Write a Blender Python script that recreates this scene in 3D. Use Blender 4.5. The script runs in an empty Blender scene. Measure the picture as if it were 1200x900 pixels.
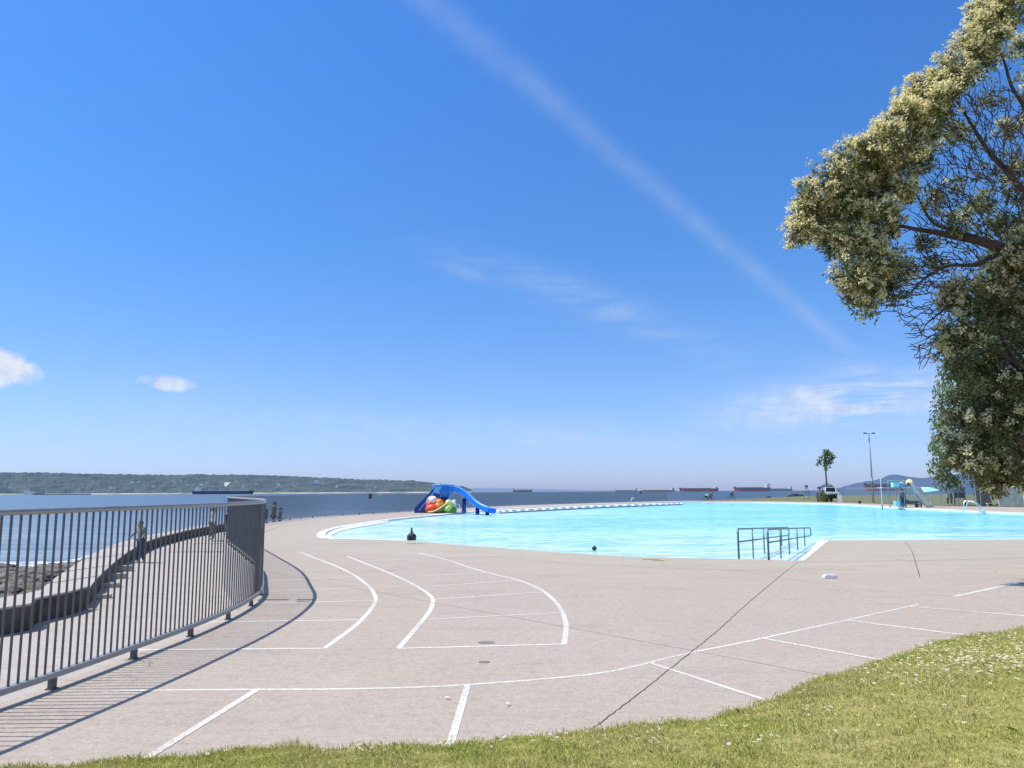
import bpy, bmesh, math, random
import numpy as np
from mathutils import Vector, Matrix
from mathutils.geometry import delaunay_2d_cdt
random.seed(7); rng = np.random.default_rng(11)
R = math.radians
scene = bpy.context.scene
COL = scene.collection

# ------------------------------------------------------------------ camera (survey frame of the place)
FPX = 924.0; CAMH = 1.6
PITCH = math.atan(126.3/FPX); ROLL = R(-0.26)
cr0 = Vector((1,0,0)); cf = Vector((0,math.cos(PITCH),math.sin(PITCH))); cu0 = Vector((0,-math.sin(PITCH),math.cos(PITCH)))
cr = cr0*math.cos(ROLL)+cu0*math.sin(ROLL); cu = cu0*math.cos(ROLL)-cr0*math.sin(ROLL)
CAM = Vector((0,0,CAMH))
def ray(px,py): return cf + cr*((px-600)/FPX) + cu*((450-py)/FPX)
def G(px,py,z=0.0):
    d = ray(px,py); t = (z-CAMH)/d.z
    return CAM + d*t
def D(px,py,dist):
    d = ray(px,py); return CAM + d*(dist/d.y)
cd = bpy.data.cameras.new('camera'); cam = bpy.data.objects.new('camera', cd); COL.objects.link(cam)
M = Matrix.Identity(4)
for i in range(3): M[i][0]=cr[i]; M[i][1]=cu[i]; M[i][2]=-cf[i]; M[i][3]=CAM[i]
cam.matrix_world = M
cd.sensor_width = 36; cd.lens = 36*FPX/1200; cd.clip_end = 200000; cd.clip_start = 0.05
scene.camera = cam
scene.view_settings.view_transform='Standard'; scene.view_settings.look='None'; scene.view_settings.exposure=0

# ------------------------------------------------------------------ helpers
def tag(o,label=None,cat=None,group=None,kind=None):
    if label: o['label']=label
    if cat: o['category']=cat
    if group: o['group']=group
    if kind: o['kind']=kind
    return o
def thing(name,label,cat,loc=(0,0,0),rz=0,group=None):
    o = bpy.data.objects.new(name,None); COL.objects.link(o); o.location=loc; o.rotation_euler=(0,0,rz)
    o.empty_display_size=0.2
    return tag(o,label,cat,group)
def link_mesh(name,me,mat,parent=None,smooth=False):
    o = bpy.data.objects.new(name,me); COL.objects.link(o)
    if mat is not None:
        for m in (mat if isinstance(mat,(list,tuple)) else [mat]): me.materials.append(m)
    if smooth: me.polygons.foreach_set('use_smooth',[True]*len(me.polygons))
    if parent is not None: o.parent=parent
    return o
class MB:
    def __init__(s): s.v=[]; s.f=[]
    def add(s,vs,fs):
        b=len(s.v); s.v += [tuple(v) for v in vs]; s.f += [tuple(i+b for i in f) for f in fs]; return s
    def box(s,c,d,rz=0,rot=None):
        x,y,z=[k/2 for k in d]
        m = rot if rot is not None else Matrix.Rotation(rz,3,'Z')
        vs=[Vector(c)+m@Vector((sx*x,sy*y,sz*z)) for sz in(-1,1) for sy in(-1,1) for sx in(-1,1)]
        return s.add(vs,[(0,2,3,1),(4,5,7,6),(0,1,5,4),(2,6,7,3),(0,4,6,2),(1,3,7,5)])
    def bar(s,a,b,w,h=None,up=Vector((0,0,1))):
        a=Vector(a); b=Vector(b); h=h or w; d=(b-a); L=d.length; d.normalize()
        if abs(d.dot(up))>0.99: up=Vector((0,1,0))
        sx=d.cross(up).normalized(); sz=sx.cross(d)
        m=Matrix((sx,d,sz)).transposed()
        return s.box((a+b)/2,(w,L,h),rot=m)
    def tube(s,pts,r,n=8,cap=True):
        pts=[Vector(p) for p in pts]; k=len(pts)
        rs = r if isinstance(r,(list,tuple)) else [r]*k
        vs=[];fs=[]; prev=None
        for i,p in enumerate(pts):
            t=(pts[min(i+1,k-1)]-pts[max(i-1,0)]).normalized()
            if prev is None:
                a = Vector((0,0,1)) if abs(t.z)<0.9 else Vector((1,0,0))
                u=t.cross(a).normalized()
            else:
                u=(prev-t*prev.dot(t))
                u = u.normalized() if u.length>1e-6 else t.cross(Vector((0,0,1))).normalized()
            prev=u; w=t.cross(u)
            for j in range(n):
                an=2*math.pi*j/n; vs.append(p+(u*math.cos(an)+w*math.sin(an))*rs[i])
        for i in range(k-1):
            for j in range(n):
                fs.append((i*n+j,i*n+(j+1)%n,(i+1)*n+(j+1)%n,(i+1)*n+j))
        if cap: fs.append(tuple(range(n-1,-1,-1))); fs.append(tuple((k-1)*n+j for j in range(n)))
        return s.add(vs,fs)
    def lathe(s,prof,c=(0,0,0),n=20,sy=1.0):
        vs=[];fs=[];k=len(prof)
        for (r,z) in prof:
            for j in range(n):
                a=2*math.pi*j/n; vs.append((c[0]+r*math.cos(a),c[1]+r*sy*math.sin(a),c[2]+z))
        for i in range(k-1):
            for j in range(n): fs.append((i*n+j,i*n+(j+1)%n,(i+1)*n+(j+1)%n,(i+1)*n+j))
        fs.append(tuple(range(n-1,-1,-1))); fs.append(tuple((k-1)*n+j for j in range(n)))
        return s.add(vs,fs)
    def ball(s,c,r,n=12,m=8,rot=None):
        r = r if isinstance(r,(list,tuple)) else (r,r,r)
        vs=[];fs=[]
        for i in range(m+1):
            ph=math.pi*i/m
            for j in range(n):
                a=2*math.pi*j/n
                v=Vector((r[0]*math.sin(ph)*math.cos(a),r[1]*math.sin(ph)*math.sin(a),r[2]*math.cos(ph)))
                if rot is not None: v=rot@v
                vs.append(Vector(c)+v)
        for i in range(m):
            for j in range(n): fs.append((i*n+j,(i+1)*n+j,(i+1)*n+(j+1)%n,i*n+(j+1)%n))
        return s.add(vs,fs)
    def prism(s,poly,z0,z1):
        n=len(poly)
        vs=[(p[0],p[1],z0) for p in poly]+[(p[0],p[1],z1) for p in poly]
        return s.add(vs,[tuple(range(n-1,-1,-1)),tuple(range(n,2*n))]+[(i,(i+1)%n,n+(i+1)%n,n+i) for i in range(n)])
    def build(s,name,mat,parent=None,smooth=False):
        me=bpy.data.meshes.new(name); me.from_pydata(s.v,[],s.f); me.validate(); me.update()
        bm=bmesh.new(); bm.from_mesh(me); bmesh.ops.recalc_face_normals(bm,faces=bm.faces); bm.to_mesh(me); bm.free()
        return link_mesh(name,me,mat,parent,smooth)
def np_mesh(name,V,F,mat,parent=None,smooth=False):
    """V (n,3), F (m,k) constant k"""
    me=bpy.data.meshes.new(name); V=np.asarray(V,dtype=np.float32); F=np.asarray(F,dtype=np.int32)
    k=F.shape[1]
    me.vertices.add(len(V)); me.vertices.foreach_set('co',V.ravel())
    me.loops.add(F.size); me.loops.foreach_set('vertex_index',F.ravel())
    me.polygons.add(len(F)); me.polygons.foreach_set('loop_start',np.arange(0,F.size,k,dtype=np.int32))
    try: me.polygons.foreach_set('loop_total',np.full(len(F),k,dtype=np.int32))
    except Exception: pass
    me.update(); me.validate()
    return link_mesh(name,me,mat,parent,smooth)
def flat(name,loops,z,mat,parent=None,pts=None,zf=None):
    """flat sheet with boundary loop(s) (2nd.. = holes), optional interior points"""
    vs=[];es=[]
    for lp in loops:
        b=len(vs); n=len(lp); vs+=[Vector((p[0],p[1])) for p in lp]; es+=[(b+i,b+(i+1)%n) for i in range(n)]
    if pts: vs+=[Vector((p[0],p[1])) for p in pts]
    r=delaunay_2d_cdt(vs,es,[],1 if len(loops)==1 else 0,1e-5)
    V,F=r[0],r[2]
    def inside(p,lp):
        c=False;n=len(lp)
        for i in range(n):
            a=lp[i];b=lp[(i+1)%n]
            if (a[1]>p[1])!=(b[1]>p[1]) and p[0]<(b[0]-a[0])*(p[1]-a[1])/(b[1]-a[1])+a[0]: c=not c
        return c
    if len(loops)>1:
        F2=[]
        for f in F:
            c=sum((V[i] for i in f),Vector((0,0)))/len(f)
            if inside(c,loops[0]) and not any(inside(c,l) for l in loops[1:]): F2.append(f)
        F=F2
    me=bpy.data.meshes.new(name)
    me.from_pydata([(v.x,v.y,zf(v.x,v.y) if zf else z) for v in V],[],[tuple(f) for f in F])
    me.update()
    if len(me.polygons) and me.polygons[0].normal.z<0: me.flip_normals()
    return link_mesh(name,me,mat,parent)
def smoothline(pts,n=6,closed=False):
    P=[Vector(p) for p in pts]; out=[]; k=len(P)
    rngi = range(k) if closed else range(k-1)
    for i in rngi:
        if closed: a,b,c,d=P[i-1],P[i],P[(i+1)%k],P[(i+2)%k]
        else: a=P[max(i-1,0)];b=P[i];c=P[i+1];d=P[min(i+2,k-1)]
        for j in range(n):
            t=j/n
            out.append(0.5*((2*b)+(c-a)*t+(2*a-5*b+4*c-d)*t*t+(3*b-a-3*c+d)*t*t*t))
    if not closed: out.append(P[-1])
    return out
def resample(pts,step):
    out=[pts[0].copy()]; acc=0; 
    for a,b in zip(pts[:-1],pts[1:]):
        L=(b-a).length
        if L<1e-9: continue
        pos=step-acc
        while pos<=L:
            out.append(a+(b-a)*(pos/L)); pos+=step
        acc=(acc+L)%step if False else L-(pos-step)
    return out
def ribbon(mb,pts,w,z):
    pts=[Vector((p[0],p[1],0)) for p in pts]; n=len(pts); vs=[]
    for i in range(n):
        t=(pts[min(i+1,n-1)]-pts[max(i-1,0)]).normalized(); s=Vector((-t.y,t.x,0))*w/2
        vs+=[(pts[i]-s)+Vector((0,0,z)),(pts[i]+s)+Vector((0,0,z))]
    mb.add(vs,[(2*i,2*i+2,2*i+3,2*i+1) for i in range(n-1)])

# ------------------------------------------------------------------ materials
class NT:
    def __init__(s,tree): s.t=tree; s.n=tree.nodes; s.l=tree.links
    def new(s,ty,**kw):
        n=s.n.new(ty)
        for k,v in kw.items(): setattr(n,k,v)
        return n
    def put(s,sock,val):
        if isinstance(val,bpy.types.NodeSocket): s.l.new(val,sock)
        else: sock.default_value=val
    def math(s,op,a,b=None,c=None,clamp=False):
        n=s.new('ShaderNodeMath',operation=op,use_clamp=clamp); s.put(n.inputs[0],a)
        if b is not None: s.put(n.inputs[1],b)
        if c is not None: s.put(n.inputs[2],c)
        return n.outputs[0]
    def dot(s,a,b):
        n=s.new('ShaderNodeVectorMath',operation='DOT_PRODUCT'); s.put(n.inputs[0],a); s.put(n.inputs[1],b); return n.outputs['Value']
    def noise(s,vec,scale,detail=4,rough=0.55,dist=0.0):
        n=s.new('ShaderNodeTexNoise'); 
        if vec is not None: s.put(n.inputs['Vector'],vec)
        n.inputs['Scale'].default_value=scale; n.inputs['Detail'].default_value=detail
        n.inputs['Roughness'].default_value=rough; n.inputs['Distortion'].default_value=dist
        return n.outputs['Fac']
    def ramp(s,fac,stops,interp='LINEAR'):
        n=s.new('ShaderNodeValToRGB'); s.put(n.inputs[0],fac); e=n.color_ramp.elements; n.color_ramp.interpolation=interp
        while len(e)<len(stops): e.new(0.5)
        for i,(p,c) in enumerate(stops):
            e[i].position=p; e[i].color=(*c,1) if hasattr(c,'__len__') else (c,c,c,1)
        return n.outputs[0]
    def mix(s,f,a,b,blend='MIX'):
        n=s.new('ShaderNodeMix',data_type='RGBA',blend_type=blend); s.put(n.inputs[0],f)
        for i,v in ((6,a),(7,b)):
            s.put(n.inputs[i], v if isinstance(v,bpy.types.NodeSocket) else (*v,1))
        return n.outputs[2]
    def mapr(s,v,a,b,c,d):
        n=s.new('ShaderNodeMapRange'); s.put(n.inputs[0],v)
        for i,k in enumerate((a,b,c,d)): n.inputs[i+1].default_value=k
        return n.outputs[0]
    def scale(s,vec,sc):
        n=s.new('ShaderNodeVectorMath',operation='MULTIPLY'); s.put(n.inputs[0],vec); n.inputs[1].default_value=sc; return n.outputs[0]
    def bump(s,h,strength,dist=0.02,normal=None):
        n=s.new('ShaderNodeBump'); s.put(n.inputs['Height'],h); n.inputs['Strength'].default_value=strength; n.inputs['Distance'].default_value=dist
        return n.outputs[0]
def newmat(name):
    m=bpy.data.materials.new(name); m.use_nodes=True; t=NT(m.node_tree)
    b=m.node_tree.nodes['Principled BSDF']; o=m.node_tree.nodes['Material Output']
    pos=t.new('ShaderNodeNewGeometry').outputs['Position']
    return m,t,b,o,pos
def simple(name,col,rough=0.6,metal=0.0,var=0.12,scale=8.0,bump=0.0,spec=0.5):
    m,t,b,o,pos=newmat(name)
    tc=t.new('ShaderNodeTexCoord').outputs['Object']
    n=t.noise(tc,scale,4)
    f=t.mapr(n,0.3,0.7,1-var,1+var)
    c=t.new('ShaderNodeVectorMath',operation='SCALE'); c.inputs[0].default_value=col; t.put(c.inputs['Scale'],f)
    t.put(b.inputs['Base Color'],c.outputs[0])
    t.put(b.inputs['Roughness'],t.mapr(n,0.3,0.7,max(rough-0.08,0.02),min(rough+0.08,1)))
    b.inputs['Metallic'].default_value=metal; b.inputs['Specular IOR Level'].default_value=spec
    if bump: t.put(b.inputs['Normal'],t.bump(n,bump,0.01))
    return m
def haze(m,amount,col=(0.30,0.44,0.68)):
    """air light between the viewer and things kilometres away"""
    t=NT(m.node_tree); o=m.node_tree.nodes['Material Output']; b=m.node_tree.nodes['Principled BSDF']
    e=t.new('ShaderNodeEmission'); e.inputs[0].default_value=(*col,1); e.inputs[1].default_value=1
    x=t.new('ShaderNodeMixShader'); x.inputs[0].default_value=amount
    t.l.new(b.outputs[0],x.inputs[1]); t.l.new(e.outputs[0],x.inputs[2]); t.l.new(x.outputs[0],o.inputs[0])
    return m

# concrete deck
def mk_deck(name,c1,c2,pale):
    m,t,b,o,pos=newmat(name)
    big=t.noise(pos,0.18,5,0.6); mid=t.noise(pos,1.6,5,0.65,0.4); fine=t.noise(pos,38,3,0.7); grit=t.noise(pos,140,2,0.7)
    c=t.mix(t.mapr(big,0.35,0.65,0,1),c1,c2)
    c=t.mix(t.mapr(mid,0.45,0.75,0,0.45),c,pale)
    st=t.noise(t.scale(pos,(0.5,2.0,1)),0.8,7,0.72,0.8)
    c=t.mix(t.mapr(st,0.52,0.72,0,0.42),c,(0.20,0.17,0.145))
    blot=t.noise(pos,0.45,6,0.7,1.2)
    c=t.mix(t.mapr(blot,0.56,0.70,0,0.35),c,(0.56,0.50,0.43))
    spot=t.new('ShaderNodeTexVoronoi'); t.put(spot.inputs['Vector'],pos); spot.inputs['Scale'].default_value=2.3
    c=t.mix(t.mapr(spot.outputs['Distance'],0.02,0.05,0.55,0.0),c,(0.10,0.085,0.07))
    c=t.mix(t.mapr(fine,0.3,0.7,0.0,0.45),c,(0.22,0.185,0.16))
    c=t.mix(t.mapr(grit,0.52,0.70,0.0,0.65),c,(0.70,0.65,0.58))
    md=t.noise(pos,15,4,0.75); c=t.mix(t.mapr(md,0.40,0.62,0.0,0.30),c,(0.62,0.55,0.47)); md2=t.noise(t.scale(pos,(1,1,3)),8.5,5,0.8); c=t.mix(t.mapr(md2,0.50,0.66,0.0,0.30),c,(0.25,0.20,0.17))
    sp3=t.noise(pos,45,2,0.8)
    c=t.mix(t.mapr(sp3,0.58,0.72,0.0,0.6),c,(0.16,0.13,0.11))
    v=t.new('ShaderNodeTexVoronoi',feature='DISTANCE_TO_EDGE'); t.put(v.inputs['Vector'],pos); v.inputs['Scale'].default_value=0.21
    wv=t.new('ShaderNodeVectorMath',operation='ADD'); 
    nn=t.new('ShaderNodeTexNoise'); nn.inputs['Scale'].default_value=1.3; nn.inputs['Detail'].default_value=6; t.put(nn.inputs['Vector'],pos)
    sc=t.new('ShaderNodeVectorMath',operation='SCALE'); t.l.new(nn.outputs['Color'],sc.inputs[0]); sc.inputs['Scale'].default_value=1.2
    t.put(wv.inputs[0],pos); t.l.new(sc.outputs[0],wv.inputs[1]); t.l.new(wv.outputs[0],v.inputs['Vector'])
    crack=t.math('LESS_THAN',v.outputs['Distance'],0.0022)
    crack=t.math('MULTIPLY',crack,t.mapr(t.noise(pos,0.3,2),0.52,0.62,0,0.4))
    c=t.mix(crack,c,(0.10,0.085,0.075))
    t.put(b.inputs['Base Color'],c); b.inputs['Roughness'].default_value=0.9; b.inputs['Specular IOR Level'].default_value=0.25
    t.put(b.inputs['Normal'],t.bump(grit,0.35,0.004))
    return m
M_DECK=mk_deck('deck_concrete',(0.435,0.365,0.305),(0.475,0.405,0.34),(0.52,0.455,0.38))
M_BAND=mk_deck('pool_edge_concrete',(0.435,0.39,0.315),(0.48,0.43,0.35),(0.52,0.47,0.39))
M_PATH=mk_deck('seawall_concrete',(0.44,0.42,0.40),(0.49,0.47,0.44),(0.52,0.50,0.47))
def mk_paint(name,col,wear=0.75):
    m,t,b,o,pos=newmat(name)
    n=t.noise(pos,26,5,0.75); big=t.noise(pos,0.7,3)
    f=t.math('ADD',t.mapr(n,0.46,0.62,0,wear),t.mapr(big,0.45,0.65,0,0.35),clamp=True)
    t.put(b.inputs['Base Color'],t.mix(f,col,(0.42,0.37,0.33))); b.inputs['Roughness'].default_value=0.7
    return m
M_LINE=mk_paint('white_line_paint',(0.80,0.78,0.72)); M_YEL=mk_paint('yellow_paint',(0.72,0.52,0.08))
M_JOINT=simple('joint_filler',(0.10,0.085,0.075),0.9,var=0.5,scale=3)
M_COPE=simple('white_coping',(0.82,0.82,0.79),0.6,var=0.08,scale=2)
M_RAIL=simple('galvanised_rail',(0.33,0.33,0.32),0.42,0.35,0.1,6)
M_BAR=simple('fence_bar',(0.105,0.105,0.10),0.5,0.15,0.15,5)
M_POSTF=simple('fence_post',(0.11,0.11,0.11),0.5,0.2,0.15,5)
M_TEAL=simple('teal_rail_steel',(0.11,0.17,0.18),0.35,0.3,0.15,9)
M_CHROME=simple('polished_steel',(0.80,0.84,0.85),0.22,0.8,0.05)
M_WHITE=simple('white_gloss_paint',(0.78,0.78,0.76),0.4,var=0.06)
M_BLACK=simple('black_rubber',(0.02,0.02,0.022),0.6,var=0.3)
M_DGREY=simple('dark_grey_paint',(0.07,0.075,0.08),0.55)
M_GREY=simple('mid_grey_paint',(0.30,0.32,0.34),0.5)
M_BLUE=simple('blue_fibreglass',(0.012,0.16,0.62),0.22,var=0.08,scale=3)
M_NAVY=simple('dark_blue_fibreglass',(0.01,0.045,0.26),0.3,var=0.08)
M_LBLUE=simple('pale_blue_gelcoat',(0.13,0.42,0.85),0.25,var=0.08)
M_RED=simple('coral_red_paint',(0.70,0.07,0.03),0.4); M_ORANGE=simple('orange_paint',(0.82,0.26,0.02),0.4)
M_GREENP=simple('leaf_green_paint',(0.08,0.28,0.03),0.4); M_LGREEN=simple('lime_green_paint',(0.42,0.62,0.16),0.4)
M_CREAMP=simple('cream_yellow_paint',(0.80,0.72,0.32),0.45); M_DRED=simple('dark_red_paint',(0.32,0.03,0.02),0.45)
M_CYAN=simple('aqua_panel',(0.25,0.68,0.76),0.45); M_AQUA=simple('aqua_canvas',(0.35,0.78,0.82),0.8)
M_SLIDE=simple('weathered_slide',(0.36,0.42,0.42),0.4,var=0.15)
M_DGREEN=simple('dark_green_board',(0.05,0.09,0.075),0.6)
M_SCREEN=simple('windscreen_cloth',(0.16,0.21,0.20),0.9,var=0.25,scale=2)
M_GLASS=simple('dark_window_glass',(0.03,0.045,0.055),0.1,var=0.1)
M_BARK=simple('grey_bark',(0.11,0.09,0.075),0.95,var=0.4,scale=3,bump=0.8)
M_MBARK=simple('reddish_peeling_bark',(0.085,0.05,0.036),0.8,var=0.6,scale=2.5,bump=0.6)
M_ROCK=simple('beach_rock',(0.16,0.14,0.115),0.9,var=0.7,scale=2.2,bump=1.0)

# ------------------------------------------------------------------ world
world=bpy.data.worlds.new('World'); scene.world=world; world.use_nodes=True
W=NT(world.node_tree); bg=world.node_tree.nodes['Background']
SUN_EL=R(60); SUN_AZ=R(-91)   # from the left of the view
sky=W.new('ShaderNodeTexSky',sky_type='NISHITA'); sky.sun_disc=False; sky.sun_elevation=SUN_EL; sky.sun_rotation=SUN_AZ
sky.altitude=5; sky.air_density=1.0; sky.dust_density=0.6; sky.ozone_density=2.0
dirv=W.new('ShaderNodeTexCoord').outputs['Generated']
nrm=W.new('ShaderNodeVectorMath',operation='NORMALIZE'); W.put(nrm.inputs[0],dirv); dirv=nrm.outputs[0]
sep=W.new('ShaderNodeSeparateXYZ'); W.put(sep.inputs[0],dirv); dz=sep.outputs[2]
# clear summer sky, milky at the horizon; whitening added above the view offsets blue fill
tint=W.ramp(dz,[(0.0,(0.80,0.98,1.80)),(0.05,(0.74,0.95,1.58)),(0.15,(0.66,0.93,1.40)),(0.3,(0.52,0.98,1.50)),(0.6,(0.46,1.05,1.80)),(0.70,(1.25,1.25,1.25)),(1.0,(1.4,1.25,1.0))])
skyc=W.mix(1.0,sky.outputs[0],tint,'MULTIPLY')
SKYK=8.0
def wblob(px,py,wx,wy,ang=0,power=2.0):
    c=ray(px,py).normalized(); ex=Vector((0,0,1)).cross(c).normalized()*-1; ey=c.cross(ex)*-1
    if ey.z<0: ey=-ey
    a=R(ang); ux=ex*math.cos(a)+ey*math.sin(a); uy=ey*math.cos(a)-ex*math.sin(a)
    k=1000.0
    u=W.math('MULTIPLY',W.dot(dirv,tuple(ux)),k/wx); v=W.math('MULTIPLY',W.dot(dirv,tuple(uy)),k/wy)
    r2=W.math('ADD',W.math('MULTIPLY',u,u),W.math('MULTIPLY',v,v))
    g=W.math('EXPONENT',W.math('MULTIPLY',r2,-1.0))
    return W.math('MULTIPLY',g,W.math('GREATER_THAN',W.dot(dirv,tuple(c)),0.3)),ux,uy
cover=None
def addc(x):
    global cover
    cover = x if cover is None else W.math('MAXIMUM',cover,x)
# contrail
d1=ray(487,-12).normalized(); d2=ray(1022,432).normalized(); n_=d1.cross(d2).normalized(); tg=n_.cross(d2).normalized()
al=W.dot(dirv,tuple(tg)); # >0 past the lower end?
sgn = 1 if tg.dot(d1)<0 else -1
al=W.math('MULTIPLY',al,float(sgn))   # negative along the trail, positive beyond its end
wob=W.math('MULTIPLY',W.math('SUBTRACT',W.noise(dirv,7,3),0.5),0.007)
dn=W.math('ABSOLUTE',W.math('ADD',W.dot(dirv,tuple(n_)),wob))
width=W.mapr(al,-0.62,0.0,0.019,0.010)
q=W.math('DIVIDE',dn,width); tr=W.math('EXPONENT',W.math('MULTIPLY',W.math('MULTIPLY',q,q),-1.3))
tr=W.math('MULTIPLY',tr,W.mapr(al,-0.04,0.015,1,0)); tr=W.math('MULTIPLY',tr,W.mapr(W.noise(dirv,16,5,0.6),0.3,0.7,0.07,0.14))
tr=W.math('MULTIPLY',tr,W.mapr(al,-0.8,-0.1,1.1,1.0))
addc(tr)
# cirrus at the right, faint streaks, two puffs at the left
g,ux,uy=wblob(1000,468,125,26,4)
st=W.noise(W.scale(dirv,(9,9,62)),1.0,6,0.6,0.6)
addc(W.math('MULTIPLY',g,W.mapr(st,0.34,0.60,0.0,0.9)))
g,_,_=wblob(1010,437,60,14,-8); addc(W.math('MULTIPLY',g,W.mapr(st,0.3,0.7,0.0,0.38)))
g,_,_=wblob(690,352,170,22,-22); addc(W.math('MULTIPLY',g,W.mapr(st,0.35,0.7,0.03,0.25)))
g,_,_=wblob(545,318,40,9,-15); addc(W.math('MULTIPLY',g,0.14))
g,_,_=wblob(520,505,420,22,-3); addc(W.math('MULTIPLY',g,W.mapr(st,0.3,0.7,0.0,0.24)))
g,_,_=wblob(180,500,220,60,0); addc(W.math('MULTIPLY',g,0.10))
puff=W.noise(dirv,42,6,0.62)
g,_,_=wblob(0,431,36,20,-10); addc(W.mapr(W.math('MULTIPLY',g,W.mapr(puff,0.25,0.75,0.45,1.5)),0.30,0.62,0,0.85))
g,_,_=wblob(196,449,34,10,-2); addc(W.mapr(W.math('MULTIPLY',g,W.mapr(puff,0.25,0.75,0.45,1.5)),0.28,0.72,0,0.72))
cloudcol=W.mix(W.mapr(puff,0.4,0.65,0,1),(0.66*SKYK,0.73*SKYK,0.86*SKYK),(0.90*SKYK,0.93*SKYK,0.97*SKYK))
skyc=W.mix(cover,skyc,cloudcol)
W.put(bg.inputs[0],skyc); bg.inputs[1].default_value=0.122
sl=bpy.data.lights.new('sun','SUN'); sl.energy=4.7; sl.angle=R(0.42); sl.color=(1.0,0.945,0.86)
sun=bpy.data.objects.new('sun',sl); COL.objects.link(sun)
sdir=Vector((math.sin(SUN_AZ)*math.cos(SUN_EL),math.cos(SUN_AZ)*math.cos(SUN_EL),math.sin(SUN_EL)))
sun.rotation_euler=sdir.to_track_quat('Z','Y').to_euler(); sun.location=(-20,0,40)

SEA=-3.5
# ------------------------------------------------------------------ outlines on the ground
fence_pts=[Vector(p) for p in [(-7.2,-4,0),(-5.3,0,0),(-4.35,3.5,0),(-3.90,6.1,0),(-3.70,8.1,0),(-3.63,9.6,0),(-3.68,11,0),(-3.88,12.4,0),(-4.35,14,0),(-5.3,16.8,0),(-7.1,21,0),(-9.4,26.4,0),(-11.6,33,0),(-13.0,41,0)]]
fence_pts+=[G(370,606.3),G(430,602.6),G(485,599.2),G(540,595.6),G(600,592.6),G(660,590.6),G(720,588.8),G(782,587.2)]
fence_line=smoothline(fence_pts,8)
pool_near=[(375,627.5),(381,631),(420,631.8),(480,634),(520,637),(560,640.2),(600,643.2),(640,646.2),(690,649.6),(740,652.2),(800,654),(860,655),(937,657.3)]
pool_far=[(1200,601),(1152,599.4),(1100,596.8),(1060,595),(1020,592.6),(975,590.4),(900,588.8),(800,588.6),(760,589.2),(700,591.2),(640,593.8),(590,596.6),(560,599),(530,601.6),(500,604.4),(460,608.4),(425,613.3),(398,618),(381,622.6)]
nearP=smoothline([G(*p) for p in pool_near],4)
pool=nearP+[G(961,633.2),G(1200,632.6),Vector((30,25,0)),Vector((48,28,0)),Vector((60,40,0)),Vector((58,50,0)),Vector((46,55,0))]
farP=smoothline([G(*p) for p in pool_far],4)
pool+=farP
poolc=[(p.x,p.y) for p in pool]
def dist_poly(x,y,lp):
    best=1e9
    for a,b in lp:
        dx=b[0]-a[0];dy=b[1]-a[1];L=dx*dx+dy*dy
        t=0 if L==0 else max(0,min(1,((x-a[0])*dx+(y-a[1])*dy)/L))
        d=math.hypot(x-a[0]-t*dx,y-a[1]-t*dy)
        if d<best: best=d
    return best
segs=list(zip(poolc,poolc[1:]+poolc[:1]))
# deck
off=Vector((-0.12,0.05,0))
deck_outline=[(p.x-0.10,p.y+0.05) for p in fence_line]+[(G(800,587).x,G(800,587).y),(G(900,587.2).x,G(900,587.2).y),(G(975,588.6).x,G(975,588.6).y),(G(1020,590.2).x,G(1020,590.2).y),(G(1060,592).x,G(1060,592).y),(G(1110,593.2).x,G(1110,593.2).y),(G(1200,594.6).x,G(1200,594.6).y),(70,70),(70,-12),(-9,-12)]
tag(flat('pool_deck',[deck_outline,poolc],0.0,M_DECK),kind='structure')
sk=MB(); n=len(fence_line)
for i in range(n-1):
    a=fence_line[i];b=fence_line[i+1]
    sk.add([(a.x-.10,a.y+.05,0),(b.x-.10,b.y+.05,0),(b.x-.10,b.y+.05,-6),(a.x-.10,a.y+.05,-6)],[(0,1,2,3)])
sk.add([(-9,-12,0),(fence_line[0].x-.1,fence_line[0].y+.05,0),(fence_line[0].x-.1,fence_line[0].y+.05,-6),(-9,-12,-6)],[(0,1,2,3)])
tag(sk.build('deck_retaining_face',M_PATH),kind='structure')
# lighter band of concrete along the near pool edge
band_out=[(300,646),(360,645),(420,647.5),(480,650),(540,653.5),(600,657),(660,660),(720,663.5),(780,666),(840,668),(900,669.5),(960,671),(1060,673.5),(1200,676)]
bo=[G(*p) for p in band_out]+[Vector((26,14.6,0)),Vector((60,14,0))]
innr=[p for p in nearP]+[G(961,633.2),G(1200,632.6),Vector((30,25,0)),Vector((48,28,0)),Vector((60,40,0))]
bandloop=[(p.x,p.y) for p in bo]+[(p.x,p.y-0.02) for p in reversed(innr)]+[(G(381,622.6).x-0.02,G(381,622.6).y),(G(398,617).x,G(398,617).y),(G(425,611).x,G(425,611).y),(G(460,605.5).x,G(460,605.5).y),(G(430,604.5).x,G(430,604.5).y),(G(372,608).x,G(372,608).y),(G(320,614).x,G(320,614).y),(-11.4,35),(-8.9,26.6)]
tag(flat('pool_edge_paving',[bandloop],0.0008,M_BAND),kind='structure')
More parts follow.
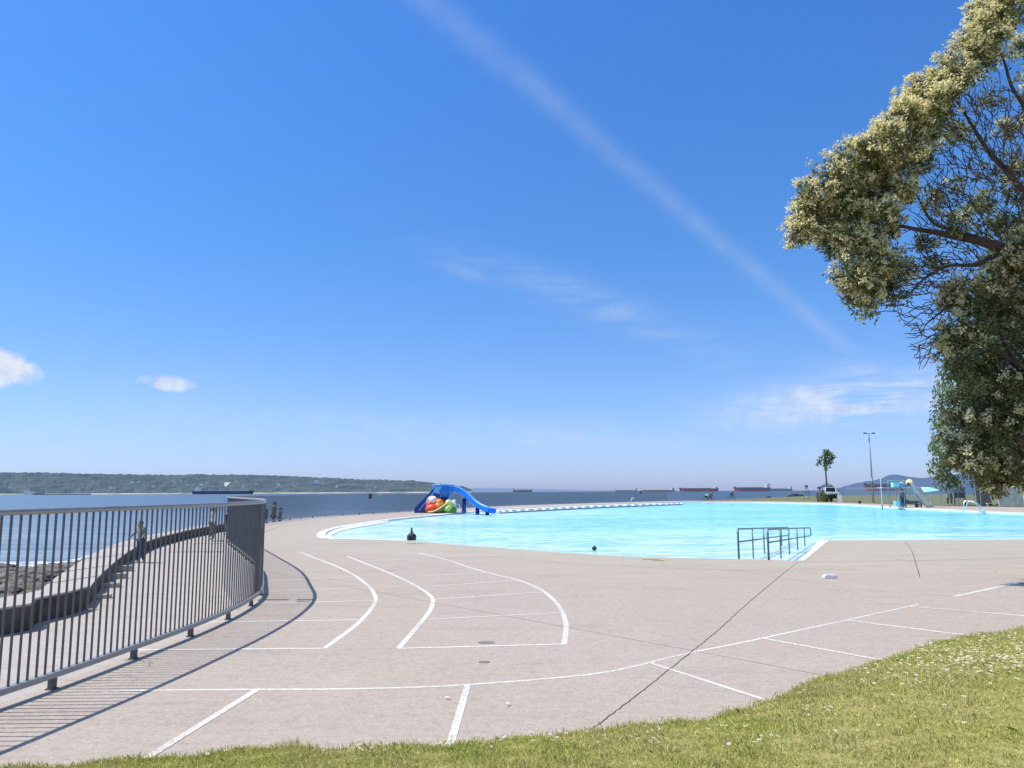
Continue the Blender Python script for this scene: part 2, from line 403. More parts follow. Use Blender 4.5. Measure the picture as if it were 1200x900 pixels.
# pool basin
cen=(18,60)
minx=min(p[0] for p in poolc);maxx=max(p[0] for p in poolc);miny=min(p[1] for p in poolc);maxy=max(p[1] for p in poolc)
nseg=[(a,b) for a,b in segs if min(a[1],b[1])<34 or max(a[0],b[0])<-2]
def pin(x,y):
    c=False
    for a,b in segs:
        if (a[1]>y)!=(b[1]>y) and x<(b[0]-a[0])*(y-a[1])/(b[1]-a[1])+a[0]: c=not c
    return c
gp=[];yy=miny+0.5
while yy<maxy:
    st_=0.7 if yy<34 else (1.5 if yy<60 else 4)
    xx=minx+0.3
    while xx<maxx:
        if pin(xx,yy) and dist_poly(xx,yy,segs)>0.3: gp.append((xx+random.uniform(-.1,.1),yy))
        xx+=st_
    yy+=st_
def floorz(x,y):
    return -0.10-min(0.08,0.02*dist_poly(x,y,nseg))
m,t,b,o,pos=newmat('pool_floor')
at_=t.new('ShaderNodeAttribute',attribute_name='depth')
wz=t.math('MULTIPLY',at_.outputs['Fac'],t.mapr(t.noise(pos,0.22,4),0.3,0.7,0.6,1.4))
dep=t.mapr(wz,0,60,0,1)
c=t.ramp(dep,[(0.0,(0.88,0.88,0.83)),(0.04,(0.80,0.89,0.86)),(0.12,(0.60,0.85,0.86)),(0.26,(0.37,0.77,0.83)),(0.55,(0.20,0.68,0.78)),(1.0,(0.13,0.61,0.73))])
v=t.new('ShaderNodeTexVoronoi',feature='SMOOTH_F1'); 
nn=t.new('ShaderNodeTexNoise'); nn.inputs['Scale'].default_value=1.2; t.put(nn.inputs['Vector'],pos)
ad=t.new('ShaderNodeVectorMath',operation='ADD'); t.put(ad.inputs[0],t.scale(pos,(0.9,2.4,1)));t.l.new(nn.outputs['Color'],ad.inputs[1]); t.l.new(ad.outputs[0],v.inputs['Vector']); v.inputs['Scale'].default_value=2.0
c=t.mix(t.mapr(v.outputs['Distance'],0.3,0.7,0.0,0.6),c,(0.88,0.97,0.96))  # pale cell pattern: caustic light painted into the floor colour
st1=t.noise(t.scale(pos,(0.35,1.5,1)),1.6,5,0.65,0.5)
c=t.mix(t.mapr(st1,0.44,0.58,0.0,0.62),c,(0.12,0.54,0.70))
st2=t.noise(t.scale(pos,(0.05,0.16,1)),1.0,5,0.6,0.8)
c=t.mix(t.mapr(st2,0.46,0.62,0.0,0.35),c,(0.07,0.47,0.66))
t.put(b.inputs['Base Color'],c); b.inputs['Roughness'].default_value=0.9; b.inputs['Specular IOR Level'].default_value=0.0
fo_=flat('pool_floor',[poolc],0,m,pts=gp,zf=floorz); tag(fo_,kind='structure')
at=fo_.data.attributes.new('depth','FLOAT','POINT'); at.data.foreach_set('value',[dist_poly(v.co.x,v.co.y,nseg) for v in fo_.data.vertices])
m,t,b,o,pos=newmat('pool_water')
h=t.math('ADD',t.noise(t.scale(pos,(1.0,1.7,1)),2.2,5,0.6,0.4),t.math('MULTIPLY',t.noise(pos,9,3),0.25))
gl=t.new('ShaderNodeBsdfGlossy'); gl.inputs['Roughness'].default_value=0.09; t.put(gl.inputs['Normal'],t.bump(h,0.55,0.06)); gl.inputs[0].default_value=(0.9,0.96,1,1)
tr=t.new('ShaderNodeBsdfTransparent'); tr.inputs[0].default_value=(0.93,0.985,1.0,1)
x=t.new('ShaderNodeMixShader'); 
fr=t.new('ShaderNodeLayerWeight'); fr.inputs[0].default_value=0.25
cap=t.math('MINIMUM',fr.outputs['Fresnel'],0.5)
t.put(x.inputs[0],t.math('MULTIPLY',cap,t.mapr(h,0.42,0.7,0.08,1.0)))
t.l.new(tr.outputs[0],x.inputs[1]); t.l.new(gl.outputs[0],x.inputs[2]); t.l.new(x.outputs[0],o.inputs[0])
tag(flat('pool_water',[poolc],-0.07,m),kind='structure')
wl=MB()
for a,b_ in segs: wl.add([(a[0],a[1],0),(b_[0],b_[1],0),(b_[0],b_[1],-0.3),(a[0],a[1],-0.3)],[(0,1,2,3)])
tag(wl.build('pool_wall',M_COPE),kind='structure')
# white coping: tip + far side, and the slab beside the ramp
cp=MB()
tip=[G(375,627.5),G(381,631),G(420,631.8),G(450,632.8)]
ribbon(cp,smoothline([G(*p) for p in [(500,604),(460,608),(425,612.8),(398,617.4),(381,622.3),(376.5,627),(382,630.6),(420,631.6),(470,633.4)]],5),0.32,0.006)
fl=[G(*p) for p in [(500,604.0),(530,601.2),(560,598.5),(590,596.1),(640,593.3),(700,590.7),(760,588.8),(800,588.2),(900,588.3),(975,590.0),(1020,592.2),(1060,594.6),(1100,596.5),(1152,599.1),(1200,600.7)]]
ribbon(cp,smoothline(fl,4)+[Vector((46,55.2,0)),Vector((58.2,50.2,0)),Vector((60.2,40,0))],0.6,0.008)
cp.add([G(937,657.3)+Vector((0,0,.009)),G(945,657.6)+Vector((-.05,0,.009)),G(972,633.0)+Vector((0,0,.009)),G(961,633.2)+Vector((0,0,.009))],[(0,1,2,3)])
ribbon(cp,[G(972,632.6),G(1200,632.2),Vector((30,25,0))],0.10,0.0085)
tag(cp.build('pool_coping',M_COPE),kind='structure')
# beach-like white slope inside the left tip and the stepped ledge along the far side
lg=MB(); lt=MB()
inner=smoothline([G(*p) for p in [(455,610),(425,615),(402,619.5),(391,624),(392,628),(402,631)]],5)
outer=smoothline([G(*p) for p in [(455,608.6),(425,613.2),(398,618),(381,622.6),(377,627.5),(385,631)]],5)
vs=[];k=len(inner)
for a,b_ in zip(inner,outer):
    e_=(b_-a).normalized()*.12; vs+=[(a.x,a.y,-0.085),(b_.x+e_.x,b_.y+e_.y,0.0035)]
lg.add(vs,[(2*i,2*i+2,2*i+3,2*i+1) for i in range(k-1)])
tag(lg.build('pool_entry_slope',M_COPE),kind='structure')
M_TILE=simple('blue_step_tile',(0.05,0.28,0.40),0.4,var=0.25)
LA=smoothline([G(*p) for p in [(580,597.2),(640,593.9),(700,591.3),(760,589.4),(800,588.8)]],6)
LB=smoothline([G(*p,-0.05) for p in [(584,600.6),(640,597.4),(700,594.4),(760,592.0),(800,590.6)]],6)
led=thing('pool_ledge','shallow white ledge with a row of dark dashes along the far pool edge','ledge',tuple(LA[12]))
pl=LA[12]; lm=MB(); vs=[]
for a,b_ in zip(LA,LB): vs+=[(a.x-pl.x,a.y-pl.y-0.02,-0.05),(b_.x-pl.x,b_.y-pl.y,-0.05)]
lm.add(vs,[(2*i,2*i+2,2*i+3,2*i+1) for i in range(len(LA)-1)]); lm.build('ledge_top',M_COPE,led)
nA=len(LA)
def lerp(L,u):
    u*=len(L)-1; i=min(int(u),len(L)-2); return L[i].lerp(L[i+1],u-i)
for k in range(25):
    u0=k/25*0.97+0.01; u1=u0+0.024
    qd=[]
    for (u,w) in ((u0,0.38),(u1,0.30),(u1+0.005,0.88),(u0+0.005,0.95)):
        p=lerp(LA,u).lerp(lerp(LB,u),w); qd.append((p.x-pl.x,p.y-pl.y,-0.044))
    q=MB().add(qd,[(0,1,2,3)]); q.build('ledge_dash',M_TILE,led)

# painted court lines
ln=MB(); z=0.0016
def L_(pts,w,sm=True):
    P=[G(*p) for p in pts]; ribbon(ln,smoothline(P,5) if (sm and len(P)>2) else P,w,z)
L_([(352,647),(372,655),(395,664),(415,674),(432,687),(439,697),(440,705),(433,716),(420,730),(405,742),(380,760)],0.062)
L_([(407,652),(425,659),(450,669),(475,680),(495,691),(506,700),(507,707),(503,717),(492,731),(480,745),(467,760)],0.062)
L_([(490,648),(520,655),(560,668),(607,680),(632,690),(648,702),(658,715),(663,730),(663,742),(661,755)],0.062)
for a in [[(150,761.5),(380,760)],[(235,729),(422,726.5)],[(302,707),(438,704)],[(302,693.5),(430,688.5)],[(304,681.3),(416,676)],[(306,671.5),(398,667)],
          [(467,760),(661,755)],[(502,726),(657,718)],[(507,702.5),(636,694)],[(500,687.5),(605,680)],[(478,676),(572,671)],[(455,667),(547,662.5)],[(430,657.5),(512,653)]]:
    a=[(a[0][0]+.5,a[0][1]),(a[1][0]-.5,a[1][1])]
    P=[G(*p) for p in a]; ribbon(ln,P,0.055,z+0.0007)
L_([(120,811),(180,809),(305,808),(400,807.5),(500,805),(560,801.5),(640,795.5),(720,786),(800,767),(865,754),(935,739),(1000,725),(1077,708)],0.045)
L_([(1118,699),(1160,690),(1200,682),(1300,664)],0.075)
for a,w in (([(301,808.5),(173,888),(130,915)],0.07),([(548.5,802),(527,875)],0.065),([(762,777),(914,826)],0.055),([(893,748),(1057,778)],0.07),([(992,727),(1148,746.5)],0.075),([(1067,711),(1300,730)],0.085)):
    P=[G(*p) for p in a]; ribbon(ln,P,w*.85,z+0.0014)
tag(ln.build('court_lines',M_LINE),kind='structure')
ye=MB()
for (px,py,w,d) in ((762,655.6,0.42,0.10),(771,657.2,0.26,0.12),(486,637.2,0.5,0.2)):
    p=G(px,py); ye.box((p.x,p.y,0.012),(w,d,0.004))
tag(ye.build('yellow_depth_mark',M_YEL),kind='structure')
jn=MB()
def J(pts,w):
    P=[G(*p) for p in pts]; P=smoothline(P,3) if len(P)>2 else P
    P=[p.lerp(q,k/8) for p,q in zip(P[:-1],P[1:]) for k in range(8)]+[P[-1]]
    P=[p+Vector((random.gauss(0,.003),random.gauss(0,.003),0)) for p in P]
    ribbon(jn,P,w,0.004)
J([(935,658.3),(912,677),(875,708),(840,740),(795,776),(745,816),(700,850),(660,885),(600,940)],0.0075)
J([(937,658.6),(1030,657.6),(1110,656.4),(1200,653.5),(1300,650)],0.018)
J([(1060,634),(1068,645),(1073,660),(1078,676)],0.014)
J([(303,626),(330,617),(370,611.6)],0.03)
J([(340,641),(400,637.5),(450,637)],0.02)
J([(303,668),(420,690),(620,727),(840,768),(1010,800)],0.006)
J([(860,640+28),(1000,690),(1130,700),(1200,701)],0.006)
J([(560,652),(700,662),(840,667.5),(960,670.5)],0.010)
J([(1045,655),(1100,662),(1150,663)],0.010)
tag(jn.build('deck_joints',M_JOINT),kind='structure')

# stains/drain covers/plate
def disc(name,label,cat,px,py,rx,ry,mat,h=0.012,group=None):
    p=G(px,py); o=MB(); o.lathe([(rx*1.0,0.0),(rx,h*0.7),(rx*0.93,h)],n=22,sy=ry/rx)
    ob=o.build(name,mat); ob.location=(p.x,p.y,0.001); return tag(ob,label,cat,group)
M_IRON=simple('worn_iron',(0.24,0.21,0.185),0.7,0.2,0.4,20)
disc('drain_cover','larger dark drain cover just above the rear court edge line','drain cover',570,753,0.09,0.07,M_IRON,0.004)
disc('drain_cover','smaller dark drain cover out in front of the court edge line','drain cover',567.5,776,0.055,0.045,M_IRON,0.004)
p=G(972,677.5); o=MB(); o.box((0,0,0.03),(0.22,0.16,0.05)); o.box((0,0,0.062),(0.16,0.11,0.012)); ob=o.build('deck_box',M_WHITE); ob.location=(p.x,p.y,0); tag(ob,'small flat white box lying on the deck right of the pool ramp','box')
for i,(px,py,w) in enumerate([(524,820,.035),(595,827,.035)]):
    p=G(px,py); o=MB(); o.add([(-w*.6,-w*.3,0),(w*.2,-w*.5,0.002),(w*.6,0,0.001),(w*.1,w*.4,0.004),(-w*.4,w*.3,0.001)],[(0,1,2,3,4)])
    ob=o.build('litter_scrap',M_WHITE); ob.location=(p.x,p.y,0.004+0.016); ob.rotation_euler=(0.0,0,i)
    tag(ob,'tiny pale scrap lying on the pinkish concrete deck','litter',group='pale scraps on the deck')

# ------------------------------------------------------------------ fences
FH=1.46
def fence(name,label,line,step,r,first=False,nth_post=14,rail_r=0.026,indiv=100,foot=True,rng_cnt=None):
    root=thing(name,label,'fence',tuple(line[0])); o0=line[0]
    loc=[p-o0 for p in line]
    MB().tube([p+Vector((0,0,FH)) for p in loc],rail_r,8).build('top_rail',M_RAIL,root,True)
    m=MB()
    n=len(loc)
    for zz,sz in ((0.115,0.045),):
        vs=[];fs=[]
        for i,p in enumerate(loc):
            t_=(loc[min(i+1,n-1)]-loc[max(i-1,0)]).normalized(); s=Vector((t_.y,-t_.x,0))
            for (a,b_) in ((-0.03,-sz/2),(0.03,-sz/2),(0.03,sz/2),(-0.03,sz/2)): vs.append(p+s*a+Vector((0,0,zz+b_)))
        for i in range(n-1):
            for j in range(4): fs.append((i*4+j,i*4+(j+1)%4,(i+1)*4+(j+1)%4,(i+1)*4+j))
        m.add(vs,fs)
    m.build('bottom_rail',M_RAIL,root)
    pts=resample(loc,step)
    tans=[(pts[min(i+1,len(pts)-1)]-pts[max(i-1,0)]).normalized() for i in range(len(pts))]
    camp=CAM-o0; order=sorted(range(len(pts)),key=lambda i:(pts[i]-Vector((camp.x,camp.y,0))).length)
    vis=[i for i in order if True]
    if rng_cnt:   # the ones inside the view come first
        vis=sorted(order,key=lambda i:(abs((pts[i].x+o0.x)/(max(pts[i].y+o0.y,0.1)))>0.68,(pts[i]-Vector((camp.x,camp.y,0))).length))
    base=MB().box((0,0,0.115+0.02+(FH-0.155)/2),(r*2.4,r*1.8,FH-0.155)).build('baluster',M_BAR,root)
    ind=set(vis[:indiv]); firstdone=False
    rest=MB()
    for i,p in enumerate(pts):
        a=math.atan2(tans[i].y,tans[i].x)
        if i in ind:
            if not firstdone: ob=base; firstdone=True
            else:
                ob=base.copy(); COL.objects.link(ob); ob.parent=root
            ob.location=p; ob.rotation_euler=(0,0,a)
        else:
            rest.box((p.x,p.y,0.135+(FH-0.155)/2),(r*2,r*2.6,FH-0.155),rz=a)
    if rest.v: tag(rest.build('balusters',M_BAR,root),kind='stuff')
    if foot:
        fb=None
        for i in range(nth_post//2,len(pts),nth_post):
            a=math.atan2(tans[i].y,tans[i].x)
            if fb is None:
                mm=MB(); mm.box((0,0,0.046),(0.055,0.045,0.092)); mm.box((0,0,0.005),(0.08,0.07,0.010)); fb=mm.build('foot',M_POSTF,root); ob=fb
            else: ob=fb.copy(); COL.objects.link(ob); ob.parent=root
            s=Vector((tans[i].y,-tans[i].x,0))
            ob.location=p if False else pts[i]; ob.rotation_euler=(0,0,a)
    return root
nl=fence_line[:8*11+1]; fl_=fence_line[8*11:]
f1=fence('curved_railing','tall grey metal railing of close upright bars in the left foreground',nl,0.100,0.0068,nth_post=12,rng_cnt=True)
# stiffening post and clamp plates on the bend
pc=G(303,703); lp=pc-nl[0]
MB().box((lp.x-0.02,lp.y,0.42),(0.05,0.11,0.72)).build('stiffener_post',M_POSTF,f1)
MB().box((lp.x-0.02,lp.y,1.25),(0.05,0.10,0.36)).box((lp.x-0.02,lp.y-0.20,1.29),(0.04,0.09,0.28)).build('clamp_plate',M_POSTF,f1)
f2=fence('curved_railing','long grey barred railing following the far edge of the deck beside the sea',fl_,0.14,0.0065,nth_post=16)
# signs on the far railing
def small_sign(px,y0,y1,w,label,dd):
    p=D(px,(y0+y1)/2,dd); hh=(y1-y0)*dd/FPX
    r_=thing('fence_sign',label,'sign',(p.x,p.y,p.z))
    MB().box((0,0,0),(w,0.03,hh)).build('sign_board',M_DGREY,r_); MB().box((0,-0.025,0),(w*.9,0.008,hh*.9)).build('sign_face',M_DGREEN,r_)
fp=min(fl_,key=lambda p:abs((p.x/p.y)-(434-600)/FPX)); small_sign(434,578.6,584.4,0.27,'small dark sign fixed to the far railing left of the blue slide',fp.y-0.08)
fp=min(fl_,key=lambda p:abs((p.x/p.y)-(751-600)/FPX)); small_sign(751,575.0,578.4,0.42,'little black sign on the far railing below the distant ships',fp.y-0.1)

# ------------------------------------------------------------------ seawall path, wall, beach
def pz(y):
    xs=[0,10,33,42,50,60,200]; zs=[-1.5,-1.42,-1.28,-0.9,-0.68,-1.3,-1.5]
    return float(np.interp(y,xs,zs))
def GP(px,py,dz=0.0):
    y=30.0
    for _ in range(25): y=0.5*y+0.5*G(px,py,pz(y)+dz).y
    g=G(px,py,pz(y)+dz); return g
wb_px=[(267,622.5),(240,627),(213,633),(176,644),(149,660),(128,679),(112,697),(101,713)]
wb=[GP(*p) for p in wb_px]
wb2=[GP(*p) for p in [(101,714),(80,721),(40,731),(0,745)]]
wb2+=[Vector((-14.5,13.0,pz(13))),Vector((-18,9,pz(9))),Vector((-24,2,pz(2)))]
wfar=[Vector((-18.0,56,pz(56))),Vector((-17.5,66,pz(66))),Vector((-13,82,pz(82)))]
wfar=[w for w in wfar]
wallline=smoothline(list(reversed(wfar))+wb,5)
full=wallline+wb2[1:]
# path sheet: between wall base line and the deck face
pm=MB(); inn=[]
dl=[Vector((p.x,p.y,0)) for p in fence_line]
for w in full:
    q=min(dl,key=lambda p:(p.x-w.x)**2+(p.y-w.y)**2); inn.append(Vector((q.x+0.3,q.y-0.2,w.z)))
vs=[]
for a,b_ in zip(full,inn): vs+=[a,b_]
pm.add(vs,[(2*i,2*i+1,2*i+3,2*i+2) for i in range(len(full)-1)])
pm.add([full[-1],inn[-1],(-8.7,-12,-1.5),(-30,-12,-1.5)],[(0,1,2,3)])
tag(pm.build('seawall_path',M_PATH),kind='structure')
M_WFACE=simple('dark_face_concrete',(0.07,0.065,0.055),0.95,var=0.5,scale=1.5)
def wallblock(line,h,width,drop,label,dirv_=None):
    r_=thing('seawall','',"sea wall",(0,0,0)); r_['label']=label
    n=len(line); vs=[]
    for i,p in enumerate(line):
        t_=(line[min(i+1,n-1)]-line[max(i-1,0)]); t_.z=0; t_.normalize(); s=Vector((t_.y,-t_.x,0))
        if s.x>0: s=-s
        wd=width(i/(n-1)) if callable(width) else width
        o_=p+s*wd
        vs+=[Vector((p.x,p.y,p.z-0.6)),Vector((p.x,p.y,p.z+h)),Vector((o_.x,o_.y,p.z+h-drop)),Vector((o_.x,o_.y,p.z-2.5))]
    fs=[]
    for i in range(n-1):
        for j in range(3): fs.append((i*4+j,i*4+j+1,(i+1)*4+j+1,(i+1)*4+j))
    fs+=[(3,2,1,0),tuple((n-1)*4+j for j in range(4))]
    o_=MB().add(vs,fs).build('wall_block',M_PATH,r_)
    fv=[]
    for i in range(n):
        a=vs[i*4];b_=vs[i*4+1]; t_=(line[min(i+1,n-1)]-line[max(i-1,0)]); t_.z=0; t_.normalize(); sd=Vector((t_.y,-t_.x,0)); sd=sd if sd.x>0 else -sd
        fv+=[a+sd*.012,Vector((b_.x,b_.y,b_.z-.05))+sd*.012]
    MB().add(fv,[(2*i,2*i+2,2*i+3,2*i+1) for i in range(n-1)]).build('dark_face',M_WFACE,r_)  # near-black strip set just proud of the path-side wall face
    return r_,vs
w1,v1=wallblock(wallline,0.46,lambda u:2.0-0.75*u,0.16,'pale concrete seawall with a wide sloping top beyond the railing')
for i in range(20,len(wallline)-2,4):
    a=v1[i*4+1]; b_=v1[i*4+2]; MB().bar(a+Vector((0,0,.012)),b_+Vector((0,0,.012)),0.03,0.01).build('expansion_joint',M_JOINT,w1)
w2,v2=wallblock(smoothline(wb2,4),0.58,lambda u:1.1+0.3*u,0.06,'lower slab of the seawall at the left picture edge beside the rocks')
st_=thing('beach_steps','short flight of concrete steps down beside the seawall','steps',tuple(wb[6]))
b0=wb[6]
dirw=(wb[4]-wb[7]); dirw.z=0; dirw.normalize(); sidew=Vector((dirw.y,-dirw.x,0))
if sidew.x<0: sidew=-sidew
M_STEPSH=M_PATH
for k in range(4):
    c_=wb[7].lerp(wb[4],0.15+0.2*k)+sidew*0.14; 
    MB().box((c_.x-b0.x,c_.y-b0.y,0.05+0.025*k),(0.55,0.28,0.10+0.05*k),rz=math.atan2(dirw.y,dirw.x)-math.pi/2).build('tread',M_PATH,st_)
m,t,b,o,pos=newmat('pebble_beach')
v=t.new('ShaderNodeTexVoronoi'); t.put(v.inputs['Vector'],pos); v.inputs['Scale'].default_value=2.6
c=t.mix(t.mapr(t.noise(pos,0.8,4),0.35,0.65,0,1),(0.16,0.13,0.10),(0.36,0.32,0.26)); c=t.mix(0.45,c,v.outputs['Color'],'SOFT_LIGHT')
c=t.mix(t.mapr(v.outputs['Distance'],0.25,0.6,0,0.8),c,(0.05,0.045,0.04))
t.put(b.inputs['Base Color'],c); b.inputs['Roughness'].default_value=0.9; t.put(b.inputs['Normal'],t.bump(v.outputs['Distance'],1.0,0.15))
bm_in=[Vector((-30,-12,-1.9)),Vector((-24,2,-1.9)),Vector((-17,10,-1.9))]+[G(*p,-1.75) for p in [(-60,725),(0,704),(45,699),(62,682),(85,667),(110,653),(149,639),(200,627),(250,618)]]
bm_out=[Vector((-70,-5,-3.9)),Vector((-65,10,-3.9)),Vector((-60,30,-3.8))]+[G(*p,-3.75) for p in [(-60,664),(0,661.5),(45,661),(75,659),(95,655),(118,648),(149,637),(200,624),(250,615)]]
a_=smoothline(bm_in,5); b__=smoothline(bm_out,5); N=10; vs=[]
for i in range(len(a_)):
    for j in range(N+1):
        p=a_[i].lerp(b__[i],j/N); vs.append((p.x,p.y,p.z+random.uniform(-.08,.08)))
beach_ob=tag(MB().add(vs,[(i*(N+1)+j,i*(N+1)+j+1,(i+1)*(N+1)+j+1,(i+1)*(N+1)+j) for i in range(len(a_)-1) for j in range(N)]).build('beach',m),kind='structure')
# rocks, one by one
def rock_mesh(seed):
    r0=random.Random(seed); bm=bmesh.new(); bmesh.ops.create_icosphere(bm,subdivisions=3,radius=1)
    ph=[r0.uniform(0,6) for _ in range(6)]
    for v_ in bm.verts:
        x_,y_,z_=v_.co; d_=0.18*math.sin(2.3*x_+ph[0])+0.15*math.sin(3.1*y_+ph[1])+0.12*math.sin(4.2*z_+ph[2])+0.09*math.sin(7*x_+5*y_+ph[3])+0.05*math.sin(11*z_+9*y_+ph[4])
        v_.co*=1+d_; v_.co.z=max(-0.55,min(0.72,v_.co.z))
    me=bpy.data.meshes.new('beach_rock'); bm.to_mesh(me); bm.free(); me.materials.append(M_ROCK); return me
rms=[rock_mesh(i) for i in range(6)]
from mathutils.bvhtree import BVHTree
bvh=BVHTree.FromPolygons([v.co.copy() for v in beach_ob.data.vertices],[tuple(p.vertices) for p in beach_ob.data.polygons])
k=0; rocks=[]
rr=random.Random(3)
cand=[]
for _ in range(150):
    px=rr.uniform(-35,92); lo=663+max(0,(px-60))*0.0
    top=662; bot=np.interp(px,[-35,0,45,62,85,95],[712,700,694,679,668,663])
    if bot<=top: continue
    py=rr.uniform(top,bot-1); u=(py-top)/(704-top); zz=-3.45+1.4*u
    cand.append((px,py,zz,rr.uniform(0.22,0.6)*(1.5 if rr.random()<.2 else 1)))
cols=['dark','brown','pale']
for i,(px,py,zz,s) in enumerate(cand):
    d_=ray(px,py).normalized(); hit=bvh.ray_cast(CAM,d_)
    if hit[0] is None: continue
    p=hit[0]; zz=p.z+0.02; s*=.8; o_=bpy.data.objects.new('beach_rock',rms[i%6]); COL.objects.link(o_); o_.location=(p.x,p.y,zz-0.05)
    o_.scale=(s*rr.uniform(1.0,1.9),s*rr.uniform(.8,1.3),s*rr.uniform(.35,.65)); o_.rotation_euler=(rr.uniform(-.2,.2),rr.uniform(-.2,.2),rr.uniform(-.5,.6))
    tag(o_,'rough brown rock lying on the beach between the seawall and the surf','rock',group='rocks scattered over the beach')

# ------------------------------------------------------------------ sea
m,t,b,o,pos=newmat('sea_water')
sp=t.new('ShaderNodeSeparateXYZ'); t.put(sp.inputs[0],pos)
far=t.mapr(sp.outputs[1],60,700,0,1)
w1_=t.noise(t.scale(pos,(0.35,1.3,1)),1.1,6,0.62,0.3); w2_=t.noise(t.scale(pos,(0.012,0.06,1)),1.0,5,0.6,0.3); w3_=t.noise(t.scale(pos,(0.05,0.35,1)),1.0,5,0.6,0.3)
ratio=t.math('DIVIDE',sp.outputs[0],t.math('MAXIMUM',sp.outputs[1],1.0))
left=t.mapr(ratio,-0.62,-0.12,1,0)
base=t.mix(left,(0.055,0.09,0.125),(0.19,0.27,0.35))  # brighter water toward the sun side, painted into the base colour by bearing
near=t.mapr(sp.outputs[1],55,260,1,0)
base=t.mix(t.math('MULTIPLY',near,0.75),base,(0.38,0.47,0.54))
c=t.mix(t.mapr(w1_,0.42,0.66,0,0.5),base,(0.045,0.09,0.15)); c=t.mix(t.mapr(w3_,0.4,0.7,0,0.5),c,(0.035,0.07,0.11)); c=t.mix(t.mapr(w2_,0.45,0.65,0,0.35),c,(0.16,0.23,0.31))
t.put(b.inputs['Base Color'],c); b.inputs['Roughness'].default_value=0.4; b.inputs['Specular IOR Level'].default_value=0.15
hh=t.math('ADD',w1_,t.math('MULTIPLY',w3_,1.5)); t.put(b.inputs['Normal'],t.bump(hh,0.5,0.25))
sv=MB(); xs=[-60000,-4000,-300,-40,300,4000,60000]; ys=[-200,20,200,2000,70000]
sv.add([(x_,y_,SEA) for y_ in ys for x_ in xs],[(j*7+i,j*7+i+1,(j+1)*7+i+1,(j+1)*7+i) for j in range(4) for i in range(6)])
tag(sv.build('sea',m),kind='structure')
m,t,b,o,pos=newmat('foam'); b.inputs['Base Color'].default_value=(0.85,0.88,0.88,1); b.inputs['Roughness'].default_value=0.8
n=t.noise(t.scale(pos,(0.45,1.0,1)),1.1,6,0.7,0.8); t.put(b.inputs['Alpha'],t.mapr(n,0.44,0.56,0,0.95))
fo=MB(); P=[G(*p,SEA+0.03) for p in [(-160,660),(-60,660),(0,658.5),(40,658),(75,657),(95,653),(115,647)]]
Q=[G(*p,SEA+0.03) for p in [(-160,667),(-60,667),(0,664.5),(40,664),(72,662),(90,657),(110,650)]]
P=smoothline(P,5);Q=smoothline(Q,5); vs=[]
for a,b_ in zip(P,Q): vs+=[a,b_]
fo.add(vs,[(2*i,2*i+1,2*i+3,2*i+2) for i in range(len(P)-1)])
ob=fo.build('surf_foam',m); tag(ob,kind='stuff'); tag(ob,'white foam of small waves breaking along the rocky beach','foam')

# ------------------------------------------------------------------ park land beyond the pool
m,t,b,o,pos=newmat('park_grass')
n=t.noise(pos,0.4,6,0.65); c=t.mix(t.mapr(n,0.35,0.65,0,1),(0.11,0.13,0.045),(0.21,0.20,0.09)); t.put(b.inputs['Base Color'],c); b.inputs['Roughness'].default_value=0.95
coast=[(782,587.4),(830,586.2),(870,584.4),(930,581.6),(1000,580.2),(1100,579.4),(1250,578.6)]
lp_=[(G(*p).x,G(*p).y) for p in coast]+[(420,250),(420,-40),(75,-40),(75,66),(70,66),(47,66)]+[(G(*p).x,G(*p).y) for p in [(1110,593.7),(1060,592.5),(1020,590.7),(975,589.1),(900,587.7),(800,587.5)]]
tag(flat('park_ground',[lp_],-0.03,m),kind='structure')
cs=MB()
for a,b_ in zip(lp_[:8],lp_[1:8]): cs.add([(a[0],a[1],-0.03),(b_[0],b_[1],-0.03),(b_[0],b_[1],-5),(a[0],a[1],-5)],[(0,1,2,3)])
tag(cs.build('shore_bank',M_ROCK),kind='structure')

# ------------------------------------------------------------------ far shore
def hill(name,prof,dist,amp,mat,depth,step=1.6,bumpz=1.0,seed=1,waterline=None):
    r0=np.random.default_rng(seed)
    xs=np.arange(prof[0][0],prof[-1][0]+0.01,step); ys=np.interp(xs,[p[0] for p in prof],[p[1] for p in prof])
    rows=9; V=[]
    sm=np.convolve(r0.normal(0,1,len(xs)+6),np.ones(3)/3,'same')[:len(xs)]
    for k in range(rows):
        u=k/(rows-1)
        for i,(x_,y_) in enumerate(zip(xs,ys)):
            dd=dist+depth*u
            top=D(x_,y_,dist+depth).z
            p=D(x_,y_,dd)
            zt=SEA+(top-SEA)*(u**0.75)+ (sm[i]*amp*bumpz if u>0.99 else r0.normal(0,amp*0.9)*(0 if k==0 else 1)*min(1,(top-SEA)/60))
            V.append((p.x,dd+r0.normal(0,depth*0.01),max(zt,SEA-1) if k else SEA-2))
    n=len(xs); F=[(k*n+i,k*n+i+1,(k+1)*n+i+1,(k+1)*n+i) for k in range(rows-1) for i in range(n-1)]
    return np_mesh(name,V,F,mat)
m,t,b,o,pos=newmat('wooded_hill')
n=t.noise(t.scale(pos,(1,0.35,1.6)),0.016,5,0.8); n2=t.noise(t.scale(pos,(1,1,3)),0.005,5,0.7)
c=t.mix(t.mapr(n,0.40,0.60,0,1),(0.0,0.008,0.006),(0.15,0.17,0.10)); c=t.mix(t.mapr(n2,0.48,0.6,0,0.7),c,(0.16,0.18,0.12))
t.put(b.inputs['Base Color'],c); b.inputs['Roughness'].default_value=1; b.inputs['Specular IOR Level'].default_value=0
haze(m,0.60,(0.135,0.215,0.36))
